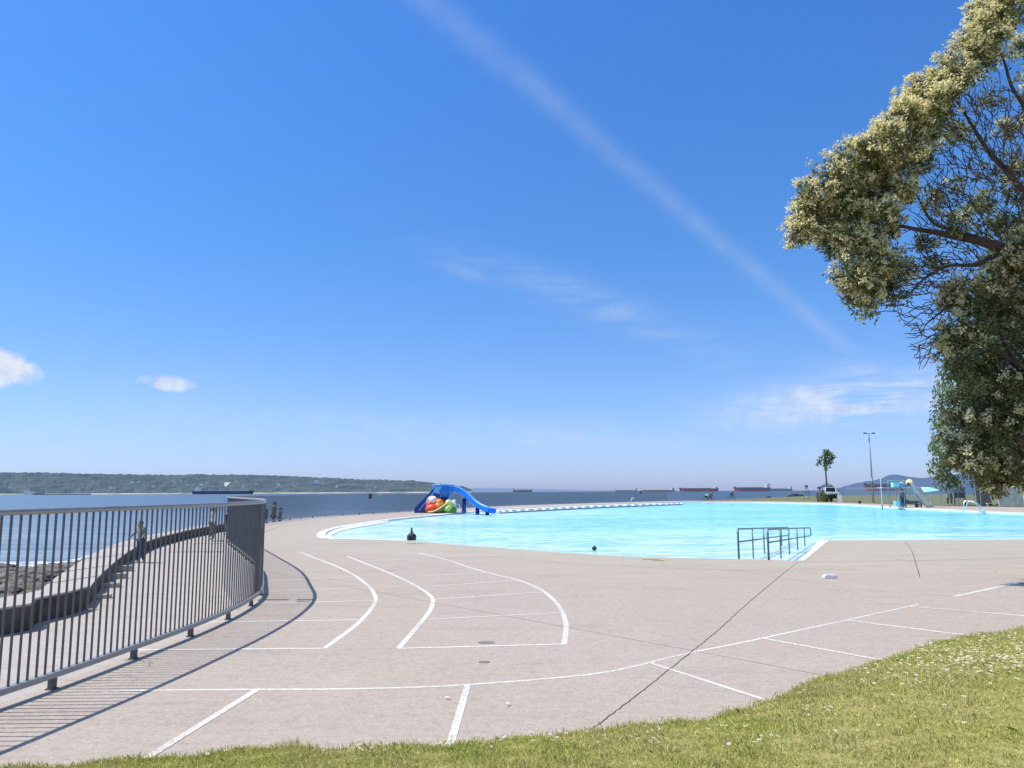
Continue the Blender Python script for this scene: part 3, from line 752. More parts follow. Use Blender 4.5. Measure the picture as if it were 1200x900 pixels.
lp2=[(-900,556),(-400,551),(-150,554),(0,553.6),(60,554),(100,555),(160,556),(200,556.4),(235,555.6),(260,556.2),(300,556.4),(340,558),(380,559.6),(420,561.6),(460,562.6),(485,563.4),(505,565.6),(530,568.4),(545,570.8),(551,572.8),(555,576.0)]
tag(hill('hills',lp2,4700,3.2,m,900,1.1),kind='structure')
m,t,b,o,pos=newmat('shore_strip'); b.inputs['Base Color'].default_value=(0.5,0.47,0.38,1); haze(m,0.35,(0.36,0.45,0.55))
t.put(b.inputs['Base Color'],t.mix(t.mapr(t.noise(pos,0.01,3),0.4,0.6,0,1),(0.14,0.18,0.10),(0.55,0.50,0.40)))
bs=MB(); P=[D(x_,578,4640) for x_ in (-300,-50,100,110,180,240,300,400,500,553)]
for a,b_ in zip(P[:-1],P[1:]): bs.add([(a.x,4640,SEA-1),(b_.x,4640,SEA-1),(b_.x,4705,SEA+8),(a.x,4705,SEA+8)],[(0,1,2,3)])
tag(bs.build('far_beach',m),kind='structure')
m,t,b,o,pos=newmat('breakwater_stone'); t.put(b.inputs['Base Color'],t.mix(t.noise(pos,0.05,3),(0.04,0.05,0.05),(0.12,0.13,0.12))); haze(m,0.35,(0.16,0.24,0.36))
a=D(40,579,4300); b_=D(106,579,4300); ob=MB().box(((a.x+b_.x)/2,4300,SEA+2),(b_.x-a.x,14,7)).box((a.x+30,4290,SEA+6),(60,10,5)).build('breakwater',m); tag(ob,'long low dark breakwater lying off the far shore at the left','breakwater')
m,t,b,o,pos=newmat('blue_mountain'); t.put(b.inputs['Base Color'],t.mix(t.noise(pos,0.0006,5),(0.03,0.05,0.05),(0.08,0.10,0.08))); b.inputs['Specular IOR Level'].default_value=0
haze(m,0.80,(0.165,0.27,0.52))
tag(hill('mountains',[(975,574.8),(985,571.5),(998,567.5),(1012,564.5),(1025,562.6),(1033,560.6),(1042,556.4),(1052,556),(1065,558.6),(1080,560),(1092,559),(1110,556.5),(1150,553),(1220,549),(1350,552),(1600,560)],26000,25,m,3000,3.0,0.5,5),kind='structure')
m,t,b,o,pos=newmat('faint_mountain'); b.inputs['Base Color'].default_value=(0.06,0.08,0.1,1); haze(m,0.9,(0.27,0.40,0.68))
t.put(b.inputs['Roughness'],t.mapr(t.noise(pos,0.001,3),0,1,0.8,1))
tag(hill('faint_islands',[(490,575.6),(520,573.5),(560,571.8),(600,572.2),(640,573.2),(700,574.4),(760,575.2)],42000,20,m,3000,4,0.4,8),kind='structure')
# houses on the far hillside
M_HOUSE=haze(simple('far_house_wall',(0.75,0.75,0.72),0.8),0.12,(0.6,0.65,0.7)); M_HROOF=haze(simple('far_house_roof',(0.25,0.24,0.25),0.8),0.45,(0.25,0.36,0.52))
hr=random.Random(5)
hp=[(155,566,1.6),(162,565.5,1),(31,578,2.2),(38,578.4,1.6),(203,564,1),(205,567,1.2),(220,569,1),(277,565,1.3),(285,571,1.2),(325,567.5,1.3),(243,567.5,1.2),(236,569,1.6),(371,565.6,2.0),(327,568.6,1),(54,563.5,1),(12,572,1),(300,568,1),(345,570,1),(130,572,1),(96,568,1),(180,571,1.2),(395,570,1),(440,571,.8),(212,565,1)]
for i,(px,py,s) in enumerate(hp):
    dd=4640 if py>576 else 4700+900*((578.5-py)/22)**1.33-30
    p=D(px,py,dd); r_=thing('hillside_house','small pale house among the trees of the far hillside','house',(p.x,p.y,p.z-3),hr.uniform(-.4,.4),group='houses on the far hillside')
    w=14*s;h_=7*s
    MB().box((0,0,h_/2-3),(w,9,h_+6)).build('wall',M_HOUSE,r_)
    MB().add([(-w/2-1,-5,h_),(w/2+1,-5,h_),(w/2+1,5,h_),(-w/2-1,5,h_),(-w/2,0,h_+3),(w/2,0,h_+3)],[(0,1,5,4),(2,3,4,5),(0,4,3),(1,2,5),(0,3,2,1)]).build('roof',M_HROOF,r_)

# ------------------------------------------------------------------ ships
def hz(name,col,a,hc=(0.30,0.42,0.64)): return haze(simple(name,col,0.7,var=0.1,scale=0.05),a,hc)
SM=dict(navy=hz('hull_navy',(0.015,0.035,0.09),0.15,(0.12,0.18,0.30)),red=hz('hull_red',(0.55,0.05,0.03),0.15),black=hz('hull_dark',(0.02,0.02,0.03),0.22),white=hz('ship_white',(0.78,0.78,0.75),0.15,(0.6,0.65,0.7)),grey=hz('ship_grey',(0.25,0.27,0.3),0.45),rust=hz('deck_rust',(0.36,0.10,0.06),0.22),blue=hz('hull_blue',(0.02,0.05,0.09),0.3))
def ship(px0,px1,dist,hull_h,label,hull='black',boot='red',house=1,cranes=4,househ=2.2,wl=577,rust='rust',load=0.35):
    a=D(px0,wl,dist);b_=D(px1,wl,dist); L=b_.x-a.x; cx=(a.x+b_.x)/2
    r_=thing('cargo_ship',label,'ship',(cx,dist,SEA)); Bm=L*0.13; H=hull_h*dist/FPX
    def outline(k):
        pts=[]
        s=house # stern at which side: +1 right
        for u,w in ((-0.5,0.02),(-0.47,0.45),(-0.42,0.8),(-0.35,1),(0.35,1),(0.46,0.9),(0.5,0.7)):
            pts.append((u*L*s*(k),w))
        return pts
    def prism(z0,z1,k0,k1,mat,nm,flare=1.0):
        o0=outline(k0);o1=outline(k1); m_=MB(); n_=len(o0)
        v=[(x,y*Bm/2,z0) for x,y in o0]+[(x,-y*Bm/2,z0) for x,y in reversed(o0)]
        v+=[(x,y*Bm/2*flare,z1) for x,y in o1]+[(x,-y*Bm/2*flare,z1) for x,y in reversed(o1)]
        N_=2*n_; m_.add(v,[tuple(range(N_)),tuple(range(N_,2*N_))]+[(i,(i+1)%N_,N_+(i+1)%N_,N_+i) for i in range(N_)])
        m_.build(nm,SM[mat],r_)
    prism(-1,H*load,0.96,0.975,boot,'boot_stripe'); prism(H*load,H,0.975,1.0,hull,'hull')
    s=house
    m_=MB(); m_.box((-0.47*L*s,0,H*1.10),(0.06*L,Bm*0.5,H*0.25)).build('forecastle',SM[hull],r_)
    nb=6; m_=MB()
    for i in range(nb): m_.box((L*s*(-0.36+0.12*i),0,H+H*0.06),(L*0.09,Bm*0.6,H*0.12))
    m_.build('hatch_covers',SM[rust],r_)
    hh=househ*dist/FPX; xh=0.42*L*s
    m_=MB(); m_.box((xh,0,H+hh*0.3),(0.07*L,Bm*0.85,hh*0.6)).box((xh-0.005*L*s,0,H+hh*0.72),(0.05*L,Bm*1.0,hh*0.24)); m_.build('superstructure',SM['white'],r_)
    m_=MB(); m_.box((xh+0.045*L*s,0,H+hh*0.45),(0.025*L,Bm*0.3,hh*0.9)); m_.build('funnel',SM['black'],r_)
    m_=MB(); m_.bar((xh,0,H+hh*.8),(xh,0,H+hh*1.35),0.004*L+0.3); m_.bar((-0.46*L*s,0,H),(-0.46*L*s,0,H+hh*0.8),0.004*L+0.3); m_.build('mast',SM['grey'],r_)
    for i in range(cranes):
        xc=L*s*(-0.30+0.18*i); m_=MB(); m_.box((xc,0,H+hh*0.3),(0.012*L,Bm*.15,hh*0.6)); m_.bar((xc,0,H+hh*0.55),(xc-0.10*L*s,0,H+hh*0.35),0.007*L); m_.build('deck_crane',SM['grey'],r_)
    return r_
ship(226,297.5,4000,3.4,'long navy blue cargo ship with white stern house close to the far wooded shore','navy','navy',-1,4,5.5,load=0.1,rust='grey')
ship(601,624,8500,2.2,'small dark ship on the horizon with its bridge at the left end','black','black',-1,3,3.0,load=.1)
ship(721,747,9500,1.6,'faint dark blue ship low on the horizon beyond the far railing','blue','blue',1,0,2.6,load=.1)
ship(753,791,8500,1.7,'low reddish cargo ship on the horizon right of the faint blue one','rust','red',1,0,2.6,load=.6)
ship(796,842,7000,3.6,'long dark hulled tanker with red waterline and no cranes at mid horizon','black','red',1,0,1.6,load=.5)
ship(860,903,6000,4.3,'dark red bulk carrier with tall white and black stern house','black','red',1,0,5.0,load=.5)
ship(899,928.5,8500,2.6,'grey blue ship partly behind the dark red bulk carrier','blue','blue',1,0,3.0,load=.2)
ship(1013,1062,4600,7.5,'bright red ship behind the lamp post with a dark upper hull','black','red',1,0,3.5,load=.65,wl=576)
# sail seen above the navy ship
p=D(266,571,4350); r_=thing('sailing_boat','small boat with a bright white sail beyond the navy cargo ship','sailing boat',(p.x,4350,SEA))
k=4350/FPX
M_SAIL=haze(simple('sail_cloth_glow',(0.88,0.87,0.75),0.8),0.6,(1.0,1.0,0.85))  # warm white emission mixed in to brighten the sail, not distance haze
zt=D(266,565.3,4350).z-SEA; zb=D(266,570.5,4350).z-SEA
MB().add([(-4.2*k,0,zt),(4.3*k,0,zt+0.5),(-2.2*k,2,zb-1),(-3.2*k,4,(zt+zb)/2)],[(0,1,2),(0,3,2)]).build('sail',M_SAIL,r_)
MB().tube([(-3.5*k,0,0),(-3.5*k,0,zt+3)],0.8,6).build('mast',SM['grey'],r_)
MB().add([(-14,-3,0),(12,-2,0),(18,0,3),(12,2,0),(-14,3,0),(-15,-3.5,4),(14,-2.5,4),(20,0,5),(14,2.5,4),(-15,3.5,4)],[(0,1,2,3,4),(5,6,7,8,9),(0,1,6,5),(1,2,7,6),(2,3,8,7),(3,4,9,8),(4,0,5,9)]).build('hull',SM['white'],r_)
def motorboat(px,py,label):
    p=G(px,py,SEA); r_=thing('motor_boat',label,'boat',(p.x,p.y,SEA),1.3)
    MB().add([(-4,-1.3,0),(3,-1.1,0),(5,0,.2),(3,1.1,0),(-4,1.3,0),(-4,-1.5,1.3),(3,-1.4,1.5),(5.6,0,1.9),(3,1.4,1.5),(-4,1.5,1.3)],[(0,1,2,3,4),(5,6,7,8,9),(0,1,6,5),(1,2,7,6),(2,3,8,7),(3,4,9,8),(4,0,5,9)]).build('hull',M_WHITE,r_)
    MB().box((-0.3,0,2.1),(2.6,1.8,1.5)).build('cabin',M_WHITE,r_)
    MB().box((1.02,0,2.3),(0.1,1.5,.7)).build('window',M_GLASS,r_)
motorboat(446,581.2,'tiny white motor boat on the sea right of the railing sign')

# ------------------------------------------------------------------ people
M_SKIN=simple('skin',(0.45,0.25,0.17),0.6); M_HAIR=simple('dark_hair',(0.03,0.022,0.018),0.7); M_JEAN=simple('dark_jeans',(0.055,0.075,0.11),0.9)
M_SAGE=simple('grey_green_jacket',(0.24,0.28,0.23),0.9); M_TWHITE=simple('white_shirt',(0.75,0.75,0.73),0.9); M_TDARK=simple('dark_shirt',(0.04,0.045,0.055),0.9)
M_KHAKI=simple('khaki_cloth',(0.13,0.14,0.08),0.9); M_SLATE=simple('slate_cloth',(0.13,0.17,0.22),0.9); M_SHOE=simple('pale_shoes',(0.6,0.6,0.58),0.6)
def skin_mesh(name,pts,edges,radii,mat,parent,sub=2,root=0):
    me=bpy.data.meshes.new(name); me.from_pydata([tuple(p) for p in pts],edges,[]); o=bpy.data.objects.new(name,me); COL.objects.link(o)
    sm=o.modifiers.new('s','SKIN'); sm.use_smooth_shade=True
    for i,r_ in enumerate(radii):
        d=me.skin_vertices[0].data[i]; d.radius=r_ if isinstance(r_,tuple) else (r_,r_); d.use_root=(i==root)
    ss=o.modifiers.new('u','SUBSURF'); ss.levels=sub; ss.render_levels=sub
    dg=bpy.context.evaluated_depsgraph_get(); ev=o.evaluated_get(dg); nm=bpy.data.meshes.new_from_object(ev)
    bpy.data.objects.remove(o); bpy.data.meshes.remove(me)
    nm.name=name; return link_mesh(name,nm,mat,parent,True)
POSES={
 'stand':dict(lean=0,la=((-.20,0.02,1.12),(-.22,-.06,.86)),ra=((.20,0.02,1.12),(.22,-.06,.86)),ll=((-.10,-.01,.48),(-.11,.02,.07)),rl=((.10,-.01,.48),(.11,.02,.07))),
 'walk':dict(lean=0.03,la=((-.23,-.08,1.15),(-.22,-.26,.96)),ra=((.22,.12,1.14),(.23,.16,.90)),ll=((-.09,-.16,.50),(-.10,-.16,.08)),rl=((.09,.06,.48),(.10,.30,.14))),
 'reach':dict(lean=0.05,la=((-.34,-.04,1.20),(-.52,-.10,1.02)),ra=((.27,.0,1.18),(.22,-.16,1.02)),ll=((-.10,-.06,.49),(-.13,-.02,.07)),rl=((.10,-.02,.48),(.12,.08,.07))),
 'ride':dict(lean=0.42,la=((-.22,-.50,1.02),(-.20,-.62,.86)),ra=((.22,-.50,1.02),(.20,-.62,.86)),ll=((-.09,-.38,.80),(-.09,-.12,.42)),rl=((.09,-.30,.62),(.09,-.16,.22))),
 'sit':dict(lean=0.02,la=((-.22,-.08,.72),(-.16,-.30,.62)),ra=((.22,-.08,.72),(.16,-.30,.62)),ll=((-.10,-.42,.47),(-.10,-.44,.07)),rl=((.10,-.42,.47),(.10,-.44,.07))),
}
def person(loc,rz,label,top,legs,pose='stand',h=1.72,hair=M_HAIR,shorts=False,hipz=None,group=None,hat=None):
    r_=thing('person',label,'person',tuple(loc),rz,group); P_=POSES[pose]; s=h/1.72; lz=P_['lean']
    hz_=0.92 if hipz is None else hipz
    if pose=='sit': hz_=0.48
    dz=hz_-0.92
    hip=Vector((0,0,hz_)); ch=Vector((0,-lz*0.5,1.22+dz-(lz*0.3))); nk=Vector((0,-lz,1.44+dz-lz*0.55)); hd=nk+Vector((0,-0.03-lz*0.15,0.10)); tp=hd+Vector((0,0,0.13))
    S=lambda p:Vector(p)*s
    shl=nk+Vector((-.17,0,-.04)); shr=nk+Vector((.17,0,-.04))
    la=[Vector(v) for v in P_['la']]; ra=[Vector(v) for v in P_['ra']]; ll=[Vector(v) for v in P_['ll']]; rl=[Vector(v) for v in P_['rl']]
    hl=hip+Vector((-.09,0,-.03)); hr_=hip+Vector((.09,0,-.03))
    pts=[hip,ch,nk,hd,tp,shl,la[0],la[1],shr,ra[0],ra[1],hl,ll[0],ll[1],hr_,rl[0],rl[1]]
    # hands (palm) and feet
    def ext(a,b,d): return b+(b-a).normalized()*d
    lh=ext(la[0],la[1],.09); rh=ext(ra[0],ra[1],.09); lf=ll[1]+Vector((0,-.14,-.035)); rf=rl[1]+Vector((0,-.14,-.035))
    pts+=[lh,rh,lf,rf]
    E=[(0,1),(1,2),(2,3),(3,4),(2,5),(5,6),(6,7),(2,8),(8,9),(9,10),(0,11),(11,12),(12,13),(0,14),(14,15),(15,16),(7,17),(10,18),(13,19),(16,20)]
    Rr=[(.125,.10),(.135,.10),.05,.085,.075,.05,.037,.026,.05,.037,.026,.085,.055,.035,.085,.055,.035,.032,.032,.03,.03]
    # five fingers on each hand
    for hi,a,b in ((17,la[0],la[1]),(18,ra[0],ra[1])):
        d=(b-a).normalized(); sd=d.cross(Vector((0,1,0.2))).normalized(); sdf=d.cross(sd).normalized()
        for f in range(4):
            b0=len(pts); q=b+d*0.10+sdf*(f-1.5)*0.02; pts+=[q,q+d*0.045+sd*0.01,q+d*0.07+sd*0.025]; Rr+=[.009,.008,.007]; E+=[(hi,b0),(b0,b0+1),(b0+1,b0+2)]
        b0=len(pts); q=b+d*0.05+sdf*(-.04); pts+=[q,q+d*0.04-sdf*0.015]; Rr+=[.010,.009]; E+=[(hi,b0),(b0,b0+1)]
    skin_mesh('body',[S(p) for p in pts],E,[(x*s if not isinstance(x,tuple) else (x[0]*s,x[1]*s)) for x in Rr],M_SKIN,r_)
    # shirt
    tpz=[hip+Vector((0,0,-.02)),ch,nk+Vector((0,0,-.06)),shl,la[0],la[0].lerp(la[1],.8),shr,ra[0],ra[0].lerp(ra[1],.8)]
    skin_mesh('jacket' if top is M_SAGE else 'shirt',[S(p) for p in tpz],[(0,1),(1,2),(2,3),(3,4),(4,5),(2,6),(6,7),(7,8)],[(.155*s,.125*s),(.165*s,.125*s),.10*s,.075*s,.058*s,.05*s,.075*s,.058*s,.05*s],top,r_)
    e=0.35 if shorts else 0.93
    q=[hip+Vector((0,0,.03)),hl,ll[0],ll[0].lerp(ll[1],e),hr_,rl[0],rl[0].lerp(rl[1],e)]
    skin_mesh('trousers',[S(p) for p in q],[(0,1),(1,2),(2,3),(0,4),(4,5),(5,6)],[(.145*s,.12*s),.105*s,.078*s,.06*s,.105*s,.078*s,.06*s],legs,r_)
    for f_ in (ll[1],rl[1]):
        MB().ball(S(f_+Vector((0,-.07,-.035))),(.05*s,.14*s,.05*s),10,6).build('shoe',M_SHOE,r_,True)
    # head details
    c_=S(hd+Vector((0,0,.05)))
    MB().ball(c_+Vector((0,.02,.03))*s,(.098*s,.112*s,.115*s),14,9).build('hair',hat or hair,r_,True)
    fm=MB(); fm.ball(c_+Vector((0,-.035,-.01))*s,(.075*s,.075*s,.105*s),12,8); fm.ball(c_+Vector((0,-.112,-.01))*s,(.012*s,.016*s,.022*s),6,4)
    for sx in (-1,1): fm.ball(c_+Vector((sx*.088,.005,-.01))*s,(.012*s,.02*s,.03*s),6,4)
    fm.build('face',M_SKIN,r_,True)
    em=MB()
    for sx in (-1,1): em.ball(c_+Vector((sx*.03,-.100,.022))*s,(.014*s,.012*s,.009*s),6,4)
    em.ball(c_+Vector((0,-.104,-.058))*s,(.022*s,.008*s,.006*s),6,4); em.build('eyes_and_mouth',M_HAIR,r_,True)
    return r_
pp=GP(164,659.5); person((pp.x,pp.y,pp.z),R(-25),'walker in a grey green jacket and dark jeans on the seawall, one arm out','' and None or M_SAGE,M_JEAN,'reach',1.76)
pp=GP(248,634); person((pp.x,pp.y,pp.z),R(70),'walker in a white shirt on the seawall seen through the bars near the bend',M_TWHITE,M_KHAKI,'walk',1.74)
pp=GP(265.5,632); person((pp.x,pp.y,pp.z),R(60),'walker in a dark top beside the white shirted one near the bend of the railing',M_TDARK,M_SLATE,'walk',1.6)
for px,top,leg,h_,lb,ps in ((310,M_SLATE,M_SLATE,1.62,'person in blue grey clothes at the left of the three beyond the far railing','stand'),(321,M_KHAKI,M_DGREY,1.80,'tall person in khaki in the middle of the three beyond the far railing','walk'),(328.5,M_SLATE,M_TDARK,1.45,'shorter person at the right of the three beyond the far railing','walk')):
    y_=48.5; p=D(px,590,y_); person((p.x,y_,pz(y_)),R(80 if px>312 else 20),lb,top,leg,ps,h_)
# bicycles with riders on the far path
def bicycle(loc,rz,label,mat):
    r_=thing('bicycle',label,'bicycle',loc,rz)
    for yy in (-0.52,0.52):
        m_=MB(); m_.tube([(0,yy+.33*math.cos(a),.34+.33*math.sin(a)) for a in np.linspace(0,2*math.pi,25)],.018,6,False); w_=m_.build('wheel',M_BLACK,r_,True)
        m2=MB()
        for k in range(10):
            a=k*math.pi/5; m2.bar((0,yy,.34),(0,yy+.31*math.cos(a),.34+.31*math.sin(a)),.005)
        m2.build('spokes',M_GREY,w_)
    m_=MB()
    for a,b in (((0,.52,.34),(0,.10,.32)),((0,.10,.32),(0,.20,.86)),((0,.52,.34),(0,.18,.78)),((0,.10,.32),(0,-.36,.78)),((0,.18,.78),(0,-.36,.82)),((0,-.52,.34),(0,-.36,.92))): m_.tube([a,b],.018,6)
    m_.build('frame',mat,r_)
    MB().tube([(-.24,-.36,.98),(-.1,-.40,.96),(.1,-.40,.96),(.24,-.36,.98)],.015,6).build('handlebar',M_DGREY,r_)
    MB().ball((0,.20,.90),(.07,.13,.035),10,6).build('saddle',M_BLACK,r_); MB().tube([(-.12,.10,.18),(.12,.10,.44)],.012,6).build('pedals',M_DGREY,r_)
for px,dd,mt,tp_,lb1,lb2,rz in ((827,136,M_DGREY,M_TWHITE,'bicycle ridden by the white shirted cyclist past the far pool edge','cyclist in a white shirt riding past the far pool edge',R(75)),(831.5,139,M_DRED,M_TDARK,'bicycle just behind the white shirted cyclist','cyclist in dark clothes close behind the white shirted one',R(75)),(857,150,M_BLACK,M_TDARK,'bicycle further right beyond the pool ridden by a dark clothed cyclist','lone cyclist in dark clothes further right beyond the pool',R(80))):
    zz=-0.25 if px<850 else 0.0; p=D(px,590,dd)
    bicycle((p.x,dd,zz),rz,lb1,mt); person((p.x,dd,zz),rz,lb2,tp_,M_JEAN,'ride',1.75,hipz=0.98)
bd=MB(); a=D(790,587,132);
tag(MB().add([(D(775,587,127).x,127.5,-0.28),(D(900,587,127).x,130,-0.28),(D(940,587,160).x,165,-0.20),(D(800,587,150).x,152,-0.28)],[(0,1,2,3)]).build('far_path',M_PATH),kind='structure')
# dark driftwood and boulders on the far grass
for i,(px,py,s,lb) in enumerate(((926,581.3,.7,'dark boulder at the left of the low heap on the far shore'),(931,581.2,1.0,'widest dark boulder of the low heap on the far shore'),(937,581.2,.6,'dark boulder at the right of the low heap on the far shore'),(900,583.0,.45,'small lone dark boulder on the far grass'))):
    p=G(px,py); o_=bpy.data.objects.new('shore_boulder',rms[i].copy()); o_.data.materials.clear(); o_.data.materials.append(M_DGREY); COL.objects.link(o_); o_.location=(p.x,p.y,0.1); o_.scale=(s*1.6,s,s*.75); tag(o_,lb,'boulder')

# ------------------------------------------------------------------ blue slide and play sculpture
def frame_at(px,py):
    p=G(px,py); k=p.y/FPX; return p,k
SP,SK=frame_at(530,600.8)
def S2(px,py,dy=0.0):   # survey offsets (metres) from the slide base
    p=D(px,py,SP.y+dy); return Vector((p.x-SP.x,dy,p.z))
sl_=thing('water_slide','bright blue fibreglass slide arching down into the pool','slide',(SP.x,SP.y,0))
def chute(pts,w,side,mat,name,par,lipmat=None):
    """U-shaped trough along pts (in x,z), width w in y"""
    prof=[(-w/2,side),(-w/2,0.0),(-w*.25,-.06),(w*.25,-.06),(w/2,0.0),(w/2,side)]
    prof2=[(y*1.12,z-(0.05 if z<=0 else 0)) for y,z in prof]
    vs=[];n=len(pts);fs=[];P=prof+list(reversed(prof2));k=len(P)
    for i,p in enumerate(pts):
        t_=(pts[min(i+1,n-1)]-pts[max(i-1,0)]).normalized(); nn_=Vector((-t_.z,0,t_.x)); 
        if nn_.z<0: nn_=-nn_
        sdv=nn_.cross(t_).normalized()
        for (y,z) in P: vs.append(p+sdv*y+nn_*z)
    for i in range(n-1):
        for j in range(k): fs.append((i*k+j,i*k+(j+1)%k,(i+1)*k+(j+1)%k,(i+1)*k+j))
    fs+=[tuple(range(k)),tuple((n-1)*k+j for j in range(k))]
    o_=MB().add(vs,fs).build(name,mat,par,False)
    return o_
cpts=smoothline([S2(*p) for p in [(522,575.5,0.1),(530,575.2,0),(537,577,-.2),(545,582,-.5),(553,589,-.9),(560,594,-1.3),(567,597.5,-1.7),(572,599.2,-2.0),(576,600.2,-2.2)]],5)
chute(cpts,0.95,0.36,M_BLUE,'chute',sl_)
# pale blue lips along the chute
for sgn_ in (-1,1):
    ed=[]
    for i,p in enumerate(cpts):
        t_=(cpts[min(i+1,len(cpts)-1)]-cpts[max(i-1,0)]).normalized(); nn_=Vector((-t_.z,0,t_.x)); nn_=nn_ if nn_.z>0 else -nn_
        ed.append(p+nn_.cross(t_).normalized()*sgn_*0.50+nn_*0.38)
    MB().tube(ed,0.045,8).build('chute_lip',M_LBLUE,sl_,True)
# tower: hexagonal funnel-shaped pod
a=S2(508,583);b_=S2(531,568.4); cxp=(S2(508,583).x+S2(531,583).x)/2
m_=MB(); zt=S2(520,569).z; zb=S2(520,585).z; zf_=0.0
ringz=[(0.42,0.05),(0.44,zb-0.1),(0.70,zb+0.25),(0.86,zt-0.45),(0.84,zt)]
m_.lathe(ringz,(cxp,0.15,0),8); m_.build('tower',M_BLUE,sl_)
MB().add([(cxp-.62,-.62,zt-.08),(cxp+.05,-.68,zt-.08),(cxp+.12,-.60,zt-.5),(cxp-.12,-.5,zb+.15),(cxp-.5,-.5,zb+.3),(cxp-.7,-.55,zt-.55)],[(0,1,2,3,4,5)]).build('tower_panel',M_LBLUE,sl_)
m_=MB(); m_.tube([(cxp-.75,-.55,zt+.02),(cxp,-.68,zt+.06),(cxp+.75,-.55,zt+.02),(cxp+.8,.7,zt+.02),(cxp-.75,.8,zt+.02),(cxp-.75,-.55,zt+.02)],.05,8); m_.build('tower_rim',M_LBLUE,sl_,True)
# stair ramp on the left
st0=S2(486.5,600.5,-.1); st1=S2(513,573,0.1)
m_=MB()
for yy in (-0.55,0.45):
    vs=[Vector((st0.x,yy,0.0)),Vector((st0.x+.9,yy,0.0)),Vector((st1.x+.30,yy,st1.z-.45)),Vector((st1.x+.1,yy,st1.z+.25)),Vector((st1.x-.25,yy,st1.z+.05)),Vector((st0.x-.02,yy,.35))]
    m_.add(vs+[v+Vector((0,.07,0)) for v in vs],[(0,1,2,3,4,5),(6,7,8,9,10,11)]+[(i,(i+1)%6,6+(i+1)%6,6+i) for i in range(6)])
m_.build('stair_side',M_NAVY,sl_)
MB().tube([(st0.x+.35,-.60,.15),(st0.x+.95,-.60,.9),(st1.x+.0,-.60,st1.z+.05),(st1.x+.25,-.55,st1.z+.28)],.035,8).build('stair_handrail',M_LBLUE,sl_,True)
for i in range(6):
    u=(i+.5)/6; MB().box((st0.x+.45+(st1.x-st0.x-.4)*u,-.05,.10+u*(st1.z-.45)),(.28,.95,.05)).build('stair_tread',M_NAVY,sl_)
for px,py,dy in ((544,584,-.4),(559.5,594.5,-1.3),(571,599,-2)):
    p=S2(px,py,dy); MB().tube([(p.x,dy,-1.0 if px>550 else 0),(p.x,dy,p.z-.02)],.16,10).build('support_post',M_NAVY,sl_,True)
# fruit and leaf sculpture
q0=S2(517,600,-.9)
sc=thing('play_sculpture','colourful round play sculpture in red orange and green under the blue slide','sculpture',(SP.x+q0.x,SP.y-.9,0))
def S3(px,py,dy=0.0):
    p=D(px,py,SP.y-.9+dy); return Vector((p.x-SP.x-q0.x,dy,p.z))
def blob(nm,px,py,rx,ry,rz_,mat,dy=0,rot=None):
    MB().ball(S3(px,py,dy),(rx,ry,rz_),18,12,rot=rot).build(nm,mat,sc,True)
blob('grey_dome',505.5,588.5,.42,.42,.50,M_GREY,.35); blob('white_dome',507.5,586.2,.34,.36,.34,M_COPE,.15)
blob('red_globe',512,591,.62,.45,.50,M_DRED,.3); blob('coral_lobe',507.5,596.6,.62,.40,.40,M_RED,-.2); blob('coral_lobe',504,593.5,.34,.34,.46,M_RED,.05)
blob('orange_lobe',515,589.5,.30,.32,.34,M_ORANGE,-.1); blob('orange_lobe',514.5,594.0,.5,.30,.36,M_ORANGE,-.2,Matrix.Rotation(R(-35),3,'Y')); blob('dark_backing',520,588.5,.42,.3,.36,M_BLACK,.5)
# crescent green leaf with a yellow rim
lp0=[S3(502,600.4,-.5),S3(508,599.6,-.62),S3(515,596.2,-.62),S3(523,590.8,-.5)]
vs=[];fs=[];lo=smoothline(lp0,5)
for i,p in enumerate(lo):
    zb_=0.02 ; vs+=[p+Vector((0,-.05,0)),Vector((p.x+.12,-.62,(p.z*.35+zb_))),Vector((p.x+.15,-.30,zb_)),p+Vector((0,.2,0))]
for i in range(len(lo)-1):
    for j in range(4): fs.append((i*4+j,i*4+(j+1)%4,(i+1)*4+(j+1)%4,(i+1)*4+j))
fs+=[(0,1,2,3),tuple((len(lo)-1)*4+j for j in range(4))]
MB().add(vs,fs).build('green_leaf',M_GREENP,sc)
MB().tube([p+Vector((0,-.06,.02)) for p in lo],.055,8).build('leaf_rim',M_CREAMP,sc,True)
blob('green_base',526,598.2,.62,.4,.34,M_GREENP,-.2,); blob('lime_lobe',525,595.8,.34,.3,.22,M_LGREEN,-.45,Matrix.Rotation(R(-18),3,'Y')); blob('green_dome',528,592.5,.40,.34,.44,M_LGREEN,-.1)
blob('cream_knob',525.5,589.6,.26,.24,.28,M_CREAMP,-.2); blob('cream_knob',532.2,589.4,.18,.2,.26,M_COPE,-.15)
# chrome handles of the ladder beside the slide
p=G(539.5,600.4); r_=thing('pool_ladder','pair of curved white handrails at the pool edge beside the blue slide','pool ladder',(p.x,p.y,0))
for i,dx in enumerate((-.22,.28)):
    MB().tube([(dx-.20,-.3,-.6),(dx-.16,-.2,.35),(dx-.02,0,.66),(dx+.12,.2,.60),(dx+.22,.35,0.0)],.03,8).build('handrail',M_CHROME,r_,True)
for k in range(3): MB().box((0,-.27,-.12-.22*k),(.5,.09,.03)).build('tread',M_CHROME,r_)

